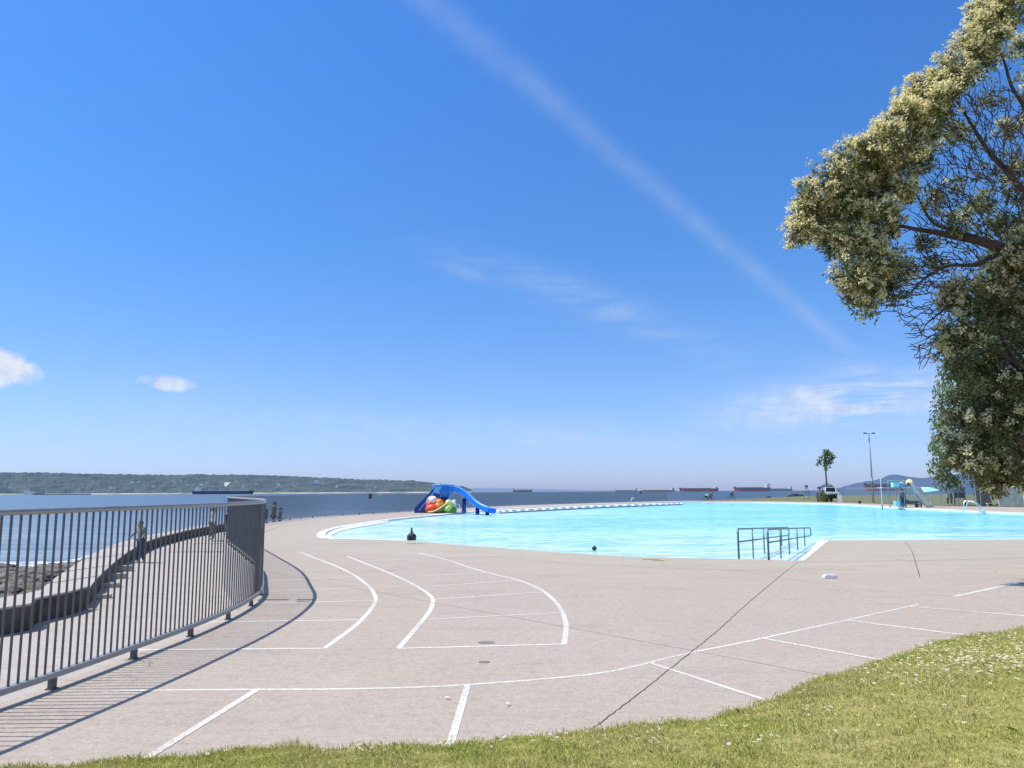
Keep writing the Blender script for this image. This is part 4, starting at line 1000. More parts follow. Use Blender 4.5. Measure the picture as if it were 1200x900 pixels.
# pool ramp rails
def ramp_rail(n0,n1,label,posts):
    a=G(*n0); r_=thing('ramp_handrail',label,'handrail',(a.x,a.y,0)); b_=n1-a
    zt0=.70; zt1=.385
    f=lambda u,z0,z1:Vector((b_.x*u,b_.y*u,z0+(z1-z0)*u))
    MB().tube([f(-.0,zt0-.06,zt1-.06)+Vector((-.0,-.03,-.06)),f(.0,zt0-.03,0),f(.012,zt0,zt1)]+[f(u,zt0,zt1) for u in (.3,.6,.97)]+[f(1.0,zt0-.03,zt1-.03)],.020,8).build('top_rail',M_TEAL,r_,True)
    MB().tube([f(0,.40,.06),f(1,.40,.13)],.018,8).build('middle_rail',M_TEAL,r_,True)
    for u in posts:
        MB().tube([f(u,-.0 if u==0 else -.5,-.6),f(u,zt0,zt1)],.019 if u else .025,8).build('post',M_TEAL,r_,True)
    MB().tube([f(1,.13,.13),f(1,zt1-.02,zt1-.02)],.018,8).build('end_loop',M_TEAL,r_,True)
    return r_
ra=G(901,656.2); far1=Vector((9.78,26.3,0)); far0=far1-ra+G(866,655)
ramp_rail((866,655.2),far0,'left of the two dark teal handrails running down the pool ramp',(0,.22,.42,.80))
ramp_rail((901,656.4),far1,'right of the two dark teal handrails running down the pool ramp',(0,.22,.40,.60,.80))

# black weighted post base, ball, bucket
p=G(482.3,633.2); r_=thing('umbrella_base','squat black umbrella base with a short neck on the near pool edge','umbrella base',(p.x,p.y,0))
MB().lathe([(.15,0),(.155,.02),(.155,.15),(.14,.18),(.10,.21),(.055,.25),(.045,.29)],n=4*6).build('weight',M_BLACK,r_)
MB().lathe([(.035,.28),(.032,.40),(.026,.42)],n=14).build('neck',M_DGREY,r_)
MB().ball((.06,-.06,.235),(.035,.03,.03),8,6).build('knob',M_GREY,r_,True)
p=G(696.5,643.5,-.05); tag(MB().ball((0,0,0.03),(.07,.07,.065),14,9).lathe([(.02,.08),(.015,.11)],n=8).build('ball_float',M_BLACK,None,True),'little black ball floating in the shallow water near the pool edge','float').location=(p.x,p.y,-.06)
p=G(1007.5,590.3); r_=thing('black_bucket','round black bucket on the far pool edge left of the lamp post','bucket',(p.x,p.y,0)); MB().lathe([(.11,0),(.16,.25),(.17,.26),(.15,.30),(.06,.33)],n=16).build('pail',M_BLACK,r_,True); MB().tube([(-.16,0,.26),(-.1,0,.38),(.1,0,.38),(.16,0,.26)],.01,6).build('handle',M_DGREY,r_)
p=G(741.5,588.9); r_=thing('grab_rail','small white curved grab rail on the far pool edge','grab rail',(p.x,p.y,0)); MB().tube([(-.3,0,0),(-.22,0,.35),(-.05,0,.62),(.15,0,.66),(.28,0,.50)],.05,8).build('rail',M_WHITE,r_,True); MB().box((-.3,0,.01),(.2,.2,.02)).build('foot_plate',M_GREY,r_)

# ------------------------------------------------------------------ lifeguard tower, slide, shade at the right
TP,_=frame_at(1060,595.0); TY=TP.y+0.6
def T2(px,py,x0,dy=0.0):
    p=D(px,py,TY+dy); return Vector((p.x-x0,dy,p.z))
x0=D(1046,590,TY).x; g_=thing('lifeguard_tower','pale blue lifeguard platform on thin posts beside the pool','lifeguard tower',(x0,TY,0))
t2=lambda px,py,dy=0:T2(px,py,x0,dy)
zp=t2(1046,571.6).z
for px in (1043,1055):
    for dy in (-.3,.9):
        x_=t2(px,590,dy).x; MB().tube([(x_*1.1,dy,0),(x_,dy,zp)],.03,8).build('leg',M_GREY,g_)
a=t2(1032.5,571.6);b_=t2(1060,571.6); MB().box(((a.x+b_.x)/2,.3,zp),(b_.x-a.x,1.3,.06)).build('platform',M_CYAN,g_)
a=t2(1044,566);b_=t2(1051.3,571); MB().box(((a.x+b_.x)/2,-.2,(a.z+b_.z)/2+.03),(b_.x-a.x,.5,a.z-b_.z)).build('locker',M_AQUA,g_)
a=t2(1052,566.6);b_=t2(1057.5,571); MB().box(((a.x+b_.x)/2,0.1,(a.z+b_.z)/2+.03),(b_.x-a.x,.4,a.z-b_.z)).build('seat_back',M_LBLUE,g_)
for px in (1040,1058): p=t2(px,562.5,.9); MB().tube([(p.x,.9,zp),(p.x,.9,p.z)],.018,6).build('rail_post',M_CHROME,g_)
a=t2(1040,563,.9);b_=t2(1058,563,.9); MB().tube([(a.x,.9,a.z),(b_.x,.9,a.z),(b_.x+.1,.2,a.z-.2)],.02,6).build('guard_rail',M_CHROME,g_)
a=t2(1045,587);b_=t2(1051,592.6); MB().box(((a.x+b_.x)/2,-.5,(a.z+b_.z)/2),(b_.x-a.x,.3,a.z-b_.z)).build('lower_box',M_AQUA,g_)
for k in range(7): MB().tube([(t2(1052,590).x,-.35+.05*k,.22+.24*k),(t2(1056,590).x,-.35+.05*k,.22+.24*k)],.015,6).build('rung',M_CHROME,g_)
# the person on the platform ladder
pm_=t2(1053.5,590,-.1); person((x0+pm_.x,TY-.75,0.0),R(190),'person in grey clothes standing at the foot of the lifeguard platform',M_SLATE,M_JEAN,'stand',1.72)
# thin measuring pole
p=D(1034,594,TY-1.2); r_=thing('marker_pole','thin white pole standing in the water left of the lifeguard platform','pole',(p.x,TY-1.2,0)); MB().tube([(0,0,-1.2),(0,0,D(1034,560.5,TY-1.2).z)],.028,8).build('shaft',M_WHITE,r_); MB().tube([(0,0,-.3),(0,0,.3)],.045,8).build('sleeve',M_DGREY,r_); MB().ball((0,0,D(1034,571.5,TY-1.2).z),.07,8,6).build('collar',M_WHITE,r_)
# grey slide
x1=D(1078,590,TY).x; s_=thing('pool_slide','weathered grey pool slide with a yellowish domed top and straight chute','slide',(x1,TY,0))
t3=lambda px,py,dy=0:T2(px,py,x1,dy)
cp2=smoothline([t3(1065,566.5,.2),t3(1068,570,.1),t3(1074,578,-.1),t3(1080,586,-.2),t3(1085,591.6,-.3),t3(1090,594.2,-.35)],4)
chute(cp2,.5,.2,M_SLIDE,'chute',s_)
MB().ball(t3(1066,566,.2),(.34,.34,.36),14,9).build('domed_top',M_CREAMP,s_,True); MB().ball(t3(1064.6,567.5,.02),(.15,.15,.2),10,7).build('dark_opening',M_DGREY,s_,True)
a=t3(1068,563.5,.3);b_=t3(1091,594,.3); MB().tube([a,t3(1074,567.5,.3),t3(1083,580,.3),b_],.022,6).build('handrail',M_CHROME,s_,True)
a=t3(1068,563.5,-.3); MB().tube([a,t3(1071,572,-.3),t3(1080,585,-.5)],.022,6).build('handrail',M_CHROME,s_,True)
for px in (1061,1079): p=t3(px,584,.2); MB().tube([(p.x,.2,0),(p.x,.2,t3(px,570 if px<1070 else 586,.2).z)],.05,8).build('support_post',M_DGREY,s_)
for k in range(6): MB().tube([(t3(1060,590).x,.0,.3+.3*k),(t3(1060,590).x,.42,.3+.3*k)],.016,6).build('rung',M_CHROME,s_)
for dy in (0,.42): MB().tube([(t3(1060,590).x,dy,0),(t3(1062,590).x,dy,2.1)],.022,6).build('ladder_rail',M_CHROME,s_)
a=t3(1052,583.6,.5);b_=t3(1080,583.6,.5); 
x2=D(1066,590,TY+.9).x; br=thing('rescue_board','upturned grey blue rescue boat on a low rack under the slide','boat',(x2,TY+1.0,0))
MB().ball((0,0,.52),(1.0,.35,.20),18,8).build('hull',M_SLATE,br,True)
for xx in (-.7,.7): MB().box((xx,0,.18),(.08,.6,.36)).build('rack_leg',M_DGREY,br)
MB().box((0,0,.86),(2.1,.07,.06)).box((-1.0,0,.43),(.06,.06,.86)).box((1.0,0,.43),(.06,.06,.86)).build('rack_bar',M_CYAN,br)
# square shade sail / umbrella
x3=D(1090,590,TY+1.5).x; um=thing('shade_umbrella','pale aqua flat umbrella open beside the grey pool slide','umbrella',(x3,TY+1.5,0))
t4=lambda px,py,dy=0:Vector((D(px,py,TY+1.5+dy).x-x3,dy,D(px,py,TY+1.5+dy).z))
vs=[t4(1079,571.0,.7),t4(1083,576.8,-.9),t4(1101,574.4,-.3),t4(1096,572.6,.9),t4(1089,572.4,0)+Vector((0,0,.10))]
MB().add(vs+[v-Vector((0,0,.03)) for v in vs[:4]],[(0,1,4),(1,2,4),(2,3,4),(3,0,4),(5,6,7,8),(0,1,6,5),(1,2,7,6),(2,3,8,7),(3,0,5,8)]).build('canopy',M_AQUA,um)
MB().tube([(0,0,0),(0,0,t4(1090,573).z)],.03,8).build('pole',M_WHITE,um); MB().lathe([(.3,0),(.3,.06),(.08,.12)],n=14).build('base',M_DGREY,um)
# metal ladder right
p=G(1144.5,599.4); r_=thing('pool_ladder','chrome A shaped pool ladder on the right hand pool edge under the trees','pool ladder',(p.x,p.y,0))
for dy in (0,.5): MB().tube([(-.65,.5+dy*.4,0),(-.40,.3+dy,.72),(-.15,.2+dy,.80),(.1,.0+dy*.5,.62),(.55,-.55+dy*.4,-.3)],.03,8).build('handrail',M_CHROME,r_,True)
for k in range(3): MB().box((.33+.12*k,-.15-.12*k,.05-.18*k),(.10,.45,.03)).build('tread',M_CHROME,r_)

# lamp post
p=G(1023.5,589.0); LH=D(1023,507.5,p.y).z
r_=thing('lamp_post','tall thin grey floodlight pole with two lamps beyond the pool','lamp post',(p.x,p.y,0))
MB().tube([(0,0,0),(0,0,LH*.5),(0,0,LH)],[.13,.10,.065],10).build('pole',M_GREY,r_,True)
MB().tube([(-.62,0,LH-.02),(0,0,LH-.10),(.62,0,LH-.02)],.035,8).build('cross_arm',M_GREY,r_)
for sx in (-1,1): MB().box((sx*.55,-.08,LH-.02),(.34,.30,.14)).build('lamp_head',M_DGREY,r_)
MB().box((0,-.12,D(1023,562,p.y).z),(.2,.14,.4)).build('control_box',M_WHITE,r_); MB().box((0,0,.04),(.42,.42,.08)).build('base_plate',M_GREY,r_)

# chain link fence
m,t,b,o,pos=newmat('chain_link'); b.inputs['Base Color'].default_value=(0.30,0.34,0.35,1); b.inputs['Metallic'].default_value=0.5; b.inputs['Roughness'].default_value=0.5
t.put(b.inputs['Alpha'],t.mapr(t.noise(pos,30,2),0.3,0.7,0.10,0.26))
cl=[G(*p) for p in [(992,588.6),(1020,589.0),(1060,590.6),(1110,592.2),(1168,593.2)]]; cl2=[G(1171,593.3),G(1200,593.8),Vector((66,70,0))]
def clf(line,label,cloth,top,ztopz):
    r_=thing('mesh_fence',label,'fence',(line[0].x,line[0].y,0)); o0=Vector((line[0].x,line[0].y,0)); L=[p-o0 for p in line]; Hh=1.85
    vs=[];
    for p in L: vs+=[p+Vector((0,0,.03)),p+Vector((0,0,Hh))]
    MB().add(vs,[(2*i,2*i+2,2*i+3,2*i+1) for i in range(len(L)-1)]).build('mesh_panel',cloth,r_)
    MB().tube([p+Vector((0,0,Hh)) for p in L],.04,8).build('top_rail',top,r_)
    for p in resample(L,2.6): MB().tube([p,p+Vector((0,0,Hh))],.035,8).build('post',top,r_)
clf(cl,'chain link fence along the grass behind the lifeguard platform',m,M_GREY,0)
clf(cl2,'fence covered with dark green windscreen cloth behind the right hand trees',M_SCREEN,M_COPE,0)
# notice board
p=G(1131.5,591.8); r_=thing('notice_board','dark green notice board on two legs behind the pool ladder','notice board',(p.x,p.y+1,0)); k=p.y/FPX
for px in (1125,1137): MB().box(((px-1131)*k,0,.65),(.09,.09,1.4)).build('leg',M_DGREEN,r_)
MB().box((0,-.06,1.02),(12.6*k,.05,.62)).build('board',M_DGREEN,r_); MB().box((0,0,1.44),(14.5*k,.28,.06)).build('cap',M_DGREY,r_)
for px,tp_,lb in ((1114.5,M_TWHITE,'person in a white top standing by the notice board'),(1118.8,M_DGREY,'person in grey standing between the white topped one and the notice board')):
    q=G(px,591.4); person((q.x,q.y+.6,0),R(30),lb,tp_,M_JEAN,'stand',1.35 if px<1116 else 1.5)
# picnic-like low bench by the trunk
p=G(1161,593.0); r_=thing('bench','pale low bench on the grass beside the far tree trunk','bench',(p.x,p.y-.3,0))
MB().box((0,0,.26),(1.1,.35,.05)).build('seat',M_COPE,r_)
for sx in (-.45,.45): MB().box((sx,0,.12),(.08,.32,.235)).build('leg',M_GREY,r_)
# lifeguard chairs
def guard_chair(px,pyb,pyt,label,seatmat):
    p=G(px,pyb); H=D(px,pyt,p.y).z; r_=thing('lifeguard_chair',label,'lifeguard chair',(p.x,p.y,0),R(8))
    for sx in (-.26,.26):
        for dy in (-.3,.35): MB().tube([(sx*1.15,dy*1.2,0),(sx,dy*.6,H*.62)],.035,6).build('leg',M_DGREY,r_)
        MB().tube([(sx,.2,H*.6),(sx,.28,H*.97)],.035,6).build('back_post',M_GREY,r_)
    MB().box((0,0,H*.62),(.62,.5,.07)).build('seat',seatmat,r_); MB().box((0,.27,H*.86),(.56,.05,H*.16)).build('backrest',M_WHITE,r_)
    MB().box((0,-.36,H*.18),(.74,.3,.16)).build('foot_board',M_COPE,r_); MB().box((0,.22,H*.985),(.5,.34,.22)).build('head_rest',M_DGREY,r_)
    MB().box((0,-.2,H*.36),(.60,.06,.08)).build('step',M_COPE,r_)
guard_chair(946.5,585.2,569.2,'left and farther of the two tall narrow lifeguard chairs on the far grass',M_SLATE)
guard_chair(962,588.0,571.2,'right and nearer of the two tall narrow lifeguard chairs on the far grass',M_BLACK)

# white utility vehicle
p=G(981,588.2); k=p.y/FPX; r_=thing('utility_vehicle','white open utility vehicle with roll bars parked beyond the pool below the small tree','utility vehicle',(p.x,p.y+2.0,0))
W_=17.5*k; 
def smoothbox(nm,c,d,mat,bev=.08):
    bm=bmesh.new(); bmesh.ops.create_cube(bm,size=1); bmesh.ops.scale(bm,verts=bm.verts,vec=d); bmesh.ops.bevel(bm,geom=bm.edges[:],offset=bev,segments=3,affect='EDGES'); bmesh.ops.translate(bm,verts=bm.verts,vec=c)
    me=bpy.data.meshes.new(nm); bm.to_mesh(me); bm.free(); return link_mesh(nm,me,mat,r_)
smoothbox('body',(0,1.2,.85),(W_,3.4,.75),M_DGREY); smoothbox('bonnet',(-.05*W_,-.7,1.18),(W_*.86,1.0,.42),M_WHITE)
# windscreen frame with glass
MB().bar((-W_*.40,-.15,1.35),(-W_*.34,0,2.02),.10).bar((W_*.36,-.15,1.35),(W_*.30,0,2.02),.10).bar((-W_*.36,0,2.04),(W_*.32,0,2.04),.14).build('windscreen_frame',M_WHITE,r_)
MB().add([(-W_*.38,-.08,1.42),(W_*.34,-.08,1.42),(W_*.30,.03,1.98),(-W_*.34,.03,1.98)],[(0,1,2,3)]).build('windscreen',M_GLASS,r_)
MB().tube([(-W_*.34,1.2,1.2),(-W_*.32,1.2,2.25),(-W_*.12,1.2,2.52),(W_*.12,1.2,2.52),(W_*.32,1.2,2.25),(W_*.34,1.2,1.2)],.055,8).build('roll_bar',M_DGREY,r_,True)
MB().box((0,1.2,2.18),(W_*.62,1.2,.20)).build('canvas_roof',M_DGREY,r_)
for sx in (-1,1):
    for yy in (-.6,2.3):
        m_=MB(); m_.lathe([(.22,-.13),(.40,-.13),(.43,-.08),(.43,.08),(.40,.13),(.22,.13)],n=20); w_=m_.build('wheel',M_BLACK,r_); w_.rotation_euler=(0,R(90),0); w_.location=(sx*W_*.42,yy,.43)
        MB().lathe([(.21,-.10),(.22,.0),(.21,.10)],n=16).build('rim',M_GREY,w_)
    MB().ball((sx*W_*.33,-1.21,1.12),(.13,.05,.13),10,6).build('headlight',M_CHROME,r_,True)
MB().box((0,-1.22,.92),(W_*.5,.05,.22)).build('grille',M_BLACK,r_)
for sx in (-1,1): MB().box((sx*W_*.5,-.1,1.5),(.16,.1,.22)).build('mirror',M_DGREY,r_)
p=G(984.3,588.6); r_=thing('sandwich_board','white sandwich board standing in front of the utility vehicle','sign',(p.x,p.y,0)); 
MB().bar((0,-.22,0),(0,0,1.0),.56,.04).build('front_panel',M_WHITE,r_); MB().bar((0,.22,0),(0,0.02,1.0),.56,.04).build('rear_panel',M_WHITE,r_)

# ------------------------------------------------------------------ foliage
def leafmat(name,c1,c2,c3,trans=0.3,rough=0.55):
    m,t,b,o,pos=newmat(name); ri=t.new('ShaderNodeNewGeometry').outputs['Random Per Island']
    c=t.ramp(ri,[(0.0,c1),(0.5,c2),(1.0,c3)])
    c=t.mix(t.mapr(t.noise(pos,0.6,3),0.35,0.7,0,0.35),c,tuple(k*0.5 for k in c1))
    t.put(b.inputs['Base Color'],c); b.inputs['Roughness'].default_value=rough; b.inputs['Specular IOR Level'].default_value=0.35
    tl=t.new('ShaderNodeBsdfTranslucent'); t.put(tl.inputs[0],c); x=t.new('ShaderNodeMixShader'); x.inputs[0].default_value=trans
    t.l.new(b.outputs[0],x.inputs[1]); t.l.new(tl.outputs[0],x.inputs[2]); t.l.new(x.outputs[0],o.inputs[0]); return m
M_LEAF=leafmat('madrone_leaf',(0.07,0.085,0.028),(0.22,0.24,0.07),(0.42,0.41,0.16),0.42); M_BLOS=leafmat('cream_blossom',(0.74,0.63,0.28),(0.95,0.86,0.44),(0.98,0.94,0.62),0.3,0.8)
M_RUST=leafmat('rusty_old_leaf',(0.22,0.10,0.03),(0.30,0.16,0.05),(0.36,0.24,0.09))
M_WILL=leafmat('pale_willow_leaf',(0.10,0.15,0.05),(0.18,0.23,0.07),(0.30,0.32,0.12)); M_YLEAF=leafmat('young_leaf',(0.08,0.15,0.04),(0.16,0.26,0.07),(0.28,0.36,0.12),.45)
def unit(n): 
    v=rng.normal(size=(n,3)); return v/np.linalg.norm(v,axis=1,keepdims=True)
def leaves(C,size,wr=0.45,dirs=None,fold=0.25,face=None):
    """rhombic folded leaves at centres C: returns V,F"""
    n=len(C); d=unit(n) if dirs is None else dirs; a=unit(n) if face is None else face+unit(n)*.75; s=np.cross(d,a); s/=np.linalg.norm(s,axis=1,keepdims=True)+1e-9; nn_=np.cross(d,s)
    L=(size*rng.uniform(.7,1.25,n))[:,None]; w=L*wr
    p0=C; p2=C+d*L; p1=C+d*L*.45+s*w*.5+nn_*L*fold*.3; p3=C+d*L*.45-s*w*.5+nn_*L*fold*.3
    V=np.stack([p0,p1,p2,p3],1).reshape(-1,3); F=np.arange(4*n).reshape(-1,4); return V,F
def rosettes(C,k,size,wr=.45,spread=.03,outward=None,sunny=0.0):
    n=len(C); CC=np.repeat(C,k,0)+rng.normal(0,spread,(n*k,3)); 
    d=unit(n*k)
    if outward is not None: d=d+np.repeat(outward,k,0)*0.7; d/=np.linalg.norm(d,axis=1,keepdims=True)
    return leaves(CC,size,wr,d,.25,None if not sunny else np.array([-.5,-.25,.8])*sunny+(np.repeat(outward,k,0)*.6 if outward is not None else 0))
# near flowering tree: blobs (px,py,r px,depth,blossom fraction)
TD=13.5
blobs=[(1185,8,30,0,.9),(1160,25,25,.2,.9),(1148,48,22,0,.9),(1142,75,20,.1,.9),(1118,88,22,-.1,.9),(1098,102,25,0,.9),(1078,125,26,.2,.9),(1102,128,18,-.2,.8),(1055,150,27,0,.85),(1080,160,20,.2,.9),(1078,190,16,0,.9),(1030,168,23,-.2,.6),(1045,190,24,.2,.65),(1005,185,24,0,.5),(1020,208,26,.3,.6),(1058,215,22,0,.85),(978,205,22,-.2,.45),(990,232,26,0,.5),(1025,240,26,.2,.75),(955,232,20,0,.45),(945,258,18,.1,.45),(938,275,16,0,.5),(965,265,20,.2,.45),(995,265,24,-.1,.6),(1035,262,20,0,.8),(1010,290,24,.1,.8),(980,288,14,0,.3),(995,318,18,-.1,.4),(1025,310,24,.1,.8),(1008,342,20,0,.7),(1030,338,20,.2,.6),(998,355,11,0,.5),(1045,318,16,.2,.4),(1045,352,12,.2,.15),(1020,366,9,.2,.1),
 (1200,298,24,0,.8),(1175,312,18,.1,.75),(1162,330,16,0,.7),(1190,335,28,.2,.6),(1135,345,20,0,.5),(1118,362,15,.1,.55),(1165,365,30,.2,.4),(1145,378,26,0,.3),(1195,380,32,.3,.25),(1118,392,18,0,.5),(1112,412,13,.1,.5),(1140,412,28,.1,.2),(1180,425,36,.3,.2),(1130,440,22,0,.25),(1160,455,32,.2,.2),(1198,465,34,.3,.15),(1140,478,26,.1,.2),(1175,495,34,.2,.15),(1130,505,22,0,.2),(1155,520,28,.1,.22),(1195,530,32,.3,.22),(1135,540,22,0,.3),(1165,540,24,.1,.3),(1192,550,18,.2,.3),(1148,556,9,0,.25),(1180,562,10,.1,.3),(1168,571,5,.1,.3)]
blobs+=[(1122,160,13,.4,.3),(1102,232,15,.4,.2),(1128,212,11,.5,.2),(1150,238,13,.6,.3),(1192,262,20,.4,.25),(1185,200,13,.5,.25),(1172,258,11,.3,.3),(1120,262,10,.4,.3),(1160,120,12,.5,.4),(1190,150,14,.6,.3),(1198,228,14,.5,.15),(1082,285,12,.4,.2),(1195,60,12,.6,.4),(1095,310,9,.4,.1)]
extra=[(1270,120,60,1.0,.6),(1330,40,80,1.5,.7),(1420,140,90,1.5,.6),(1300,250,60,1.2,.5),(1400,300,100,1.8,.4),(1260,360,55,.8,.3),(1260,470,55,.9,.25),(1330,430,80,1.6,.3),(1500,220,90,2.,.5),(1480,20,90,2.,.7),(1350,-70,100,1.5,.8),(1220,-60,50,.6,.8)]
Cs=[];Bs=[];Rs=[];blobC=[]
def addblob(px,py,r,dz,bf,dens):
    dd=TD+dz*2.2; c=np.array(D(px,py,dd)); rad=r*dd/FPX
    ns=max(3,int(dens*(r/25.0)**2*15)); cs=0.145
    u=unit(ns); sc_=c+u*(rad*rng.uniform(0.35,1.0,ns)**0.6)[:,None]*np.array([1,1.5,1])*(1-0.25*cs/rad)
    m=9 if dens>.5 else 7; w=unit(ns*m); lit=w@np.array([-.45,-.35,.75])
    pts=np.repeat(sc_,m,0)+w*(cs*rng.uniform(.55,1.1,ns*m))[:,None]*np.array([1.05,1.05,.85])
    cl=np.repeat(rng.random(ns)<np.clip(bf*1.35,0,1),m)
    isb=cl&(rng.random(ns*m)<np.clip(.62+.6*lit,.1,1))
    if bf<.35: isb=isb&(rng.random(ns*m)<.5)
    ou=w*.7+np.repeat(u,m,0)*.5
    blobC.append((c,rad))
    return pts,ou/np.linalg.norm(ou,axis=1,keepdims=True),isb
PT=[];OU=[];IB=[];RU=[]
for b_ in blobs:
    dens=1.25 if b_[1]<380 else 1.35
    p_,u_,ib_=addblob(*b_,dens); PT.append(p_);OU.append(u_);IB.append(ib_); RU.append(np.full(len(p_),b_[1]>520))
for b_ in extra:
    p_,u_,ib_=addblob(*b_,.38); PT.append(p_);OU.append(u_);IB.append(ib_); RU.append(np.zeros(len(p_),bool))
# thin sprays inside the open crown
n=1300; sx=rng.uniform(1060,1250,n); sy=rng.uniform(0,330,n); keep=(sx>1075+ (250-sy)*.3)&((np.sin(sx*.055+sy*.03)+np.sin(sy*.07-sx*.02)+rng.normal(0,.5,n))>.1)
sp_=np.array([D(a,b_,TD+rng.uniform(-.6,1.6)) for a,b_ in zip(sx[keep],sy[keep])]); PT.append(sp_);OU.append(unit(len(sp_)));IB.append(rng.random(len(sp_))<.22);RU.append(np.zeros(len(sp_),bool))
PT=np.concatenate(PT);OU=np.concatenate(OU);IB=np.concatenate(IB);RU=np.concatenate(RU)
tb=Vector((8.9+1.6,14.6,-.03))
tree=thing('flowering_tree','large tree with cream blossom and bare reddish limbs reaching in from the right','tree',tuple(tb)); T0=np.array(tb)
V,F=rosettes(PT-T0,8,.082,.46,.045,OU,.55); np_mesh('crown',V,F,M_LEAF,tree)
ru=RU&(rng.random(len(RU))<.35); V,F=rosettes(PT[ru]-T0+OU[ru]*.03,4,.08,.45,.03,OU[ru]); np_mesh('old_leaves',V,F,M_RUST,tree)
V,F=rosettes(PT[IB]-T0+OU[IB]*.085+np.array([-.03,-.03,.03]),24,.046,.8,.034,OU[IB],1.3); np_mesh('blossom',V,F,M_BLOS,tree)
# trunk + limbs + twigs grown toward the foliage
tag(MB().prism([(tb.x+.85*math.cos(a),tb.y+.8*math.sin(a)) for a in np.linspace(0,2*math.pi,28,endpoint=False)],-.02,.03).build('tree_bed',simple('bed_soil',(0.12,0.09,0.06),.95,var=.5,scale=6,bump=.6)),kind='structure')
limbs=[]
def limb(pts,r0,r1):
    P=smoothline([Vector(p) for p in pts],6); n=len(P); limbs.append((P,[r0+(r1-r0)*i/(n-1) for i in range(n)]))
Dt=lambda px,py,d=0:D(px,py,TD+d)
j1=Vector((10.3,14.4,3.0)); j2=Vector((9.9,14.0,4.3))
limb([tb,tb+Vector((-.1,0,1.2)),j1,j2],.42,.27)
limb([j2,Dt(1260,318),Dt(1200,300),Dt(1150,283),Dt(1120,277),Dt(1095,272),Dt(1070,268),Dt(1045,262)],.13,.02)
limb([Dt(1150,283),Dt(1125,272),Dt(1095,262),Dt(1080,240),Dt(1072,222)],.045,.012)
limb([j2,Dt(1290,260,.5),Dt(1240,225,.4),Dt(1200,222,.3),Dt(1180,200,.2),Dt(1165,185),Dt(1150,165),Dt(1135,140),Dt(1118,115)],.10,.012)
limb([Dt(1240,225,.4),Dt(1222,170,.3),Dt(1200,125,.2),Dt(1185,100),Dt(1176,70),Dt(1160,40)],.055,.012)
limb([j2,Dt(1340,200,1),Dt(1300,100,1),Dt(1260,30,1),Dt(1220,-20,.6)],.2,.03)
limb([j2,Dt(1430,200,2),Dt(1440,100,2),Dt(1430,0,2)],.2,.03)
limb([j2,Dt(1450,300,2),Dt(1500,220,2.5)],.15,.03)
limb([j1,Dt(1280,430,.2),Dt(1230,440),Dt(1190,425),Dt(1150,400),Dt(1120,385)],.10,.02)
limb([j1,Dt(1290,500),Dt(1230,520),Dt(1195,515),Dt(1175,508),Dt(1150,505),Dt(1135,508)],.09,.018)
limb([Dt(1175,508),Dt(1165,495),Dt(1150,485)],.03,.012)
limb([Dt(1195,302),Dt(1165,300),Dt(1145,310),Dt(1110,312),Dt(1085,325),Dt(1065,345)],.05,.012)
limb([Dt(1190,425),Dt(1160,370),Dt(1125,352),Dt(1100,368),Dt(1085,380)],.04,.01)
nodes=[];par=[];
tips=[]
for P,r in limbs:
    b0=len(nodes)
    for i,p in enumerate(P): nodes.append(np.array(p)); 
NN=[n_ for n_ in nodes]; parent=[-1]*len(NN); fixed=len(NN); 
targets=[]
idx=rng.choice(len(PT),1000,replace=False); targets+=[PT[i] for i in idx]
for _ in range(1900):   # bare twigs in the open interior and the hanging fringe
    r_=rng.random()
    if r_<.80: px=rng.uniform(1068,1215);py=rng.uniform(100,345)
    else:
        px=rng.uniform(1040,1108); py=rng.uniform(300,438)
        if py>440-abs(px-1078)*2.3: continue
    if py<250 and px<1075+(250-py)*.28: continue
    targets.append(np.array(D(px,py,TD+rng.uniform(-.8,1.0))))
targets=np.array(targets); arr=np.array(NN)
dmin=np.array([np.min(np.linalg.norm(arr-t_,axis=1)) for t_ in targets]); order=np.argsort(dmin)
NA=np.zeros((140000,3)); NA[:fixed]=arr; cnt=fixed; parent=np.full(140000,-1); 
root=np.array(j2)
for ti in order:
    t_=targets[ti]; dd=np.linalg.norm(NA[:cnt]-t_,axis=1)
    # prefer joining nodes that lie back toward the trunk
    vr=NA[:cnt]-root; nr=np.linalg.norm(vr,axis=1)+.3; cosv=np.sum(vr*(t_-NA[:cnt]),axis=1)/(nr*(dd+1e-6)); score=dd*(1.55-cosv)+0.12*nr; i=int(np.argmin(score)); L=dd[i]
    if L<.06 or L>4.5: continue
    ns=max(2,int(L/.16)); a=NA[i].copy(); last=i; side=unit(1)[0]*L*.14; sag=np.array([0,0,-L*.10])
    for s_ in range(1,ns+1):
        u=s_/ns; p_=a+(t_-a)*u+side*math.sin(math.pi*u)+sag*math.sin(math.pi*u*.8)*.6+rng.normal(0,.006,3)
        NA[cnt]=p_; parent[cnt]=last; last=cnt; cnt+=1
        if cnt>139990: break
    if cnt>139000: break
load=np.ones(cnt); 
for i in range(cnt-1,fixed-1,-1):
    if parent[i]>=fixed: load[parent[i]]+=load[i]*.30
child=[[] for _ in range(cnt)]
for i in range(fixed,cnt): child[parent[i]].append(i)
tw=MB(); Rad=lambda i:min(.03,.0046+.0024*math.sqrt(load[i]))
used=set()
for i in range(fixed,cnt):
    if i in used: continue
    if parent[i]>=fixed and child[parent[i]] and child[parent[i]][0]==i: continue
    chain=[parent[i],i]; used.add(i); c_=i
    while child[c_]:
        c_=child[c_][0]; chain.append(c_); used.add(c_)
    pts=[Vector(NA[j]-T0) for j in chain]; rs=[Rad(chain[1])]+[Rad(j) for j in chain[1:]]; rs[-1]*=.6
    tw.tube(pts,rs,4,False)
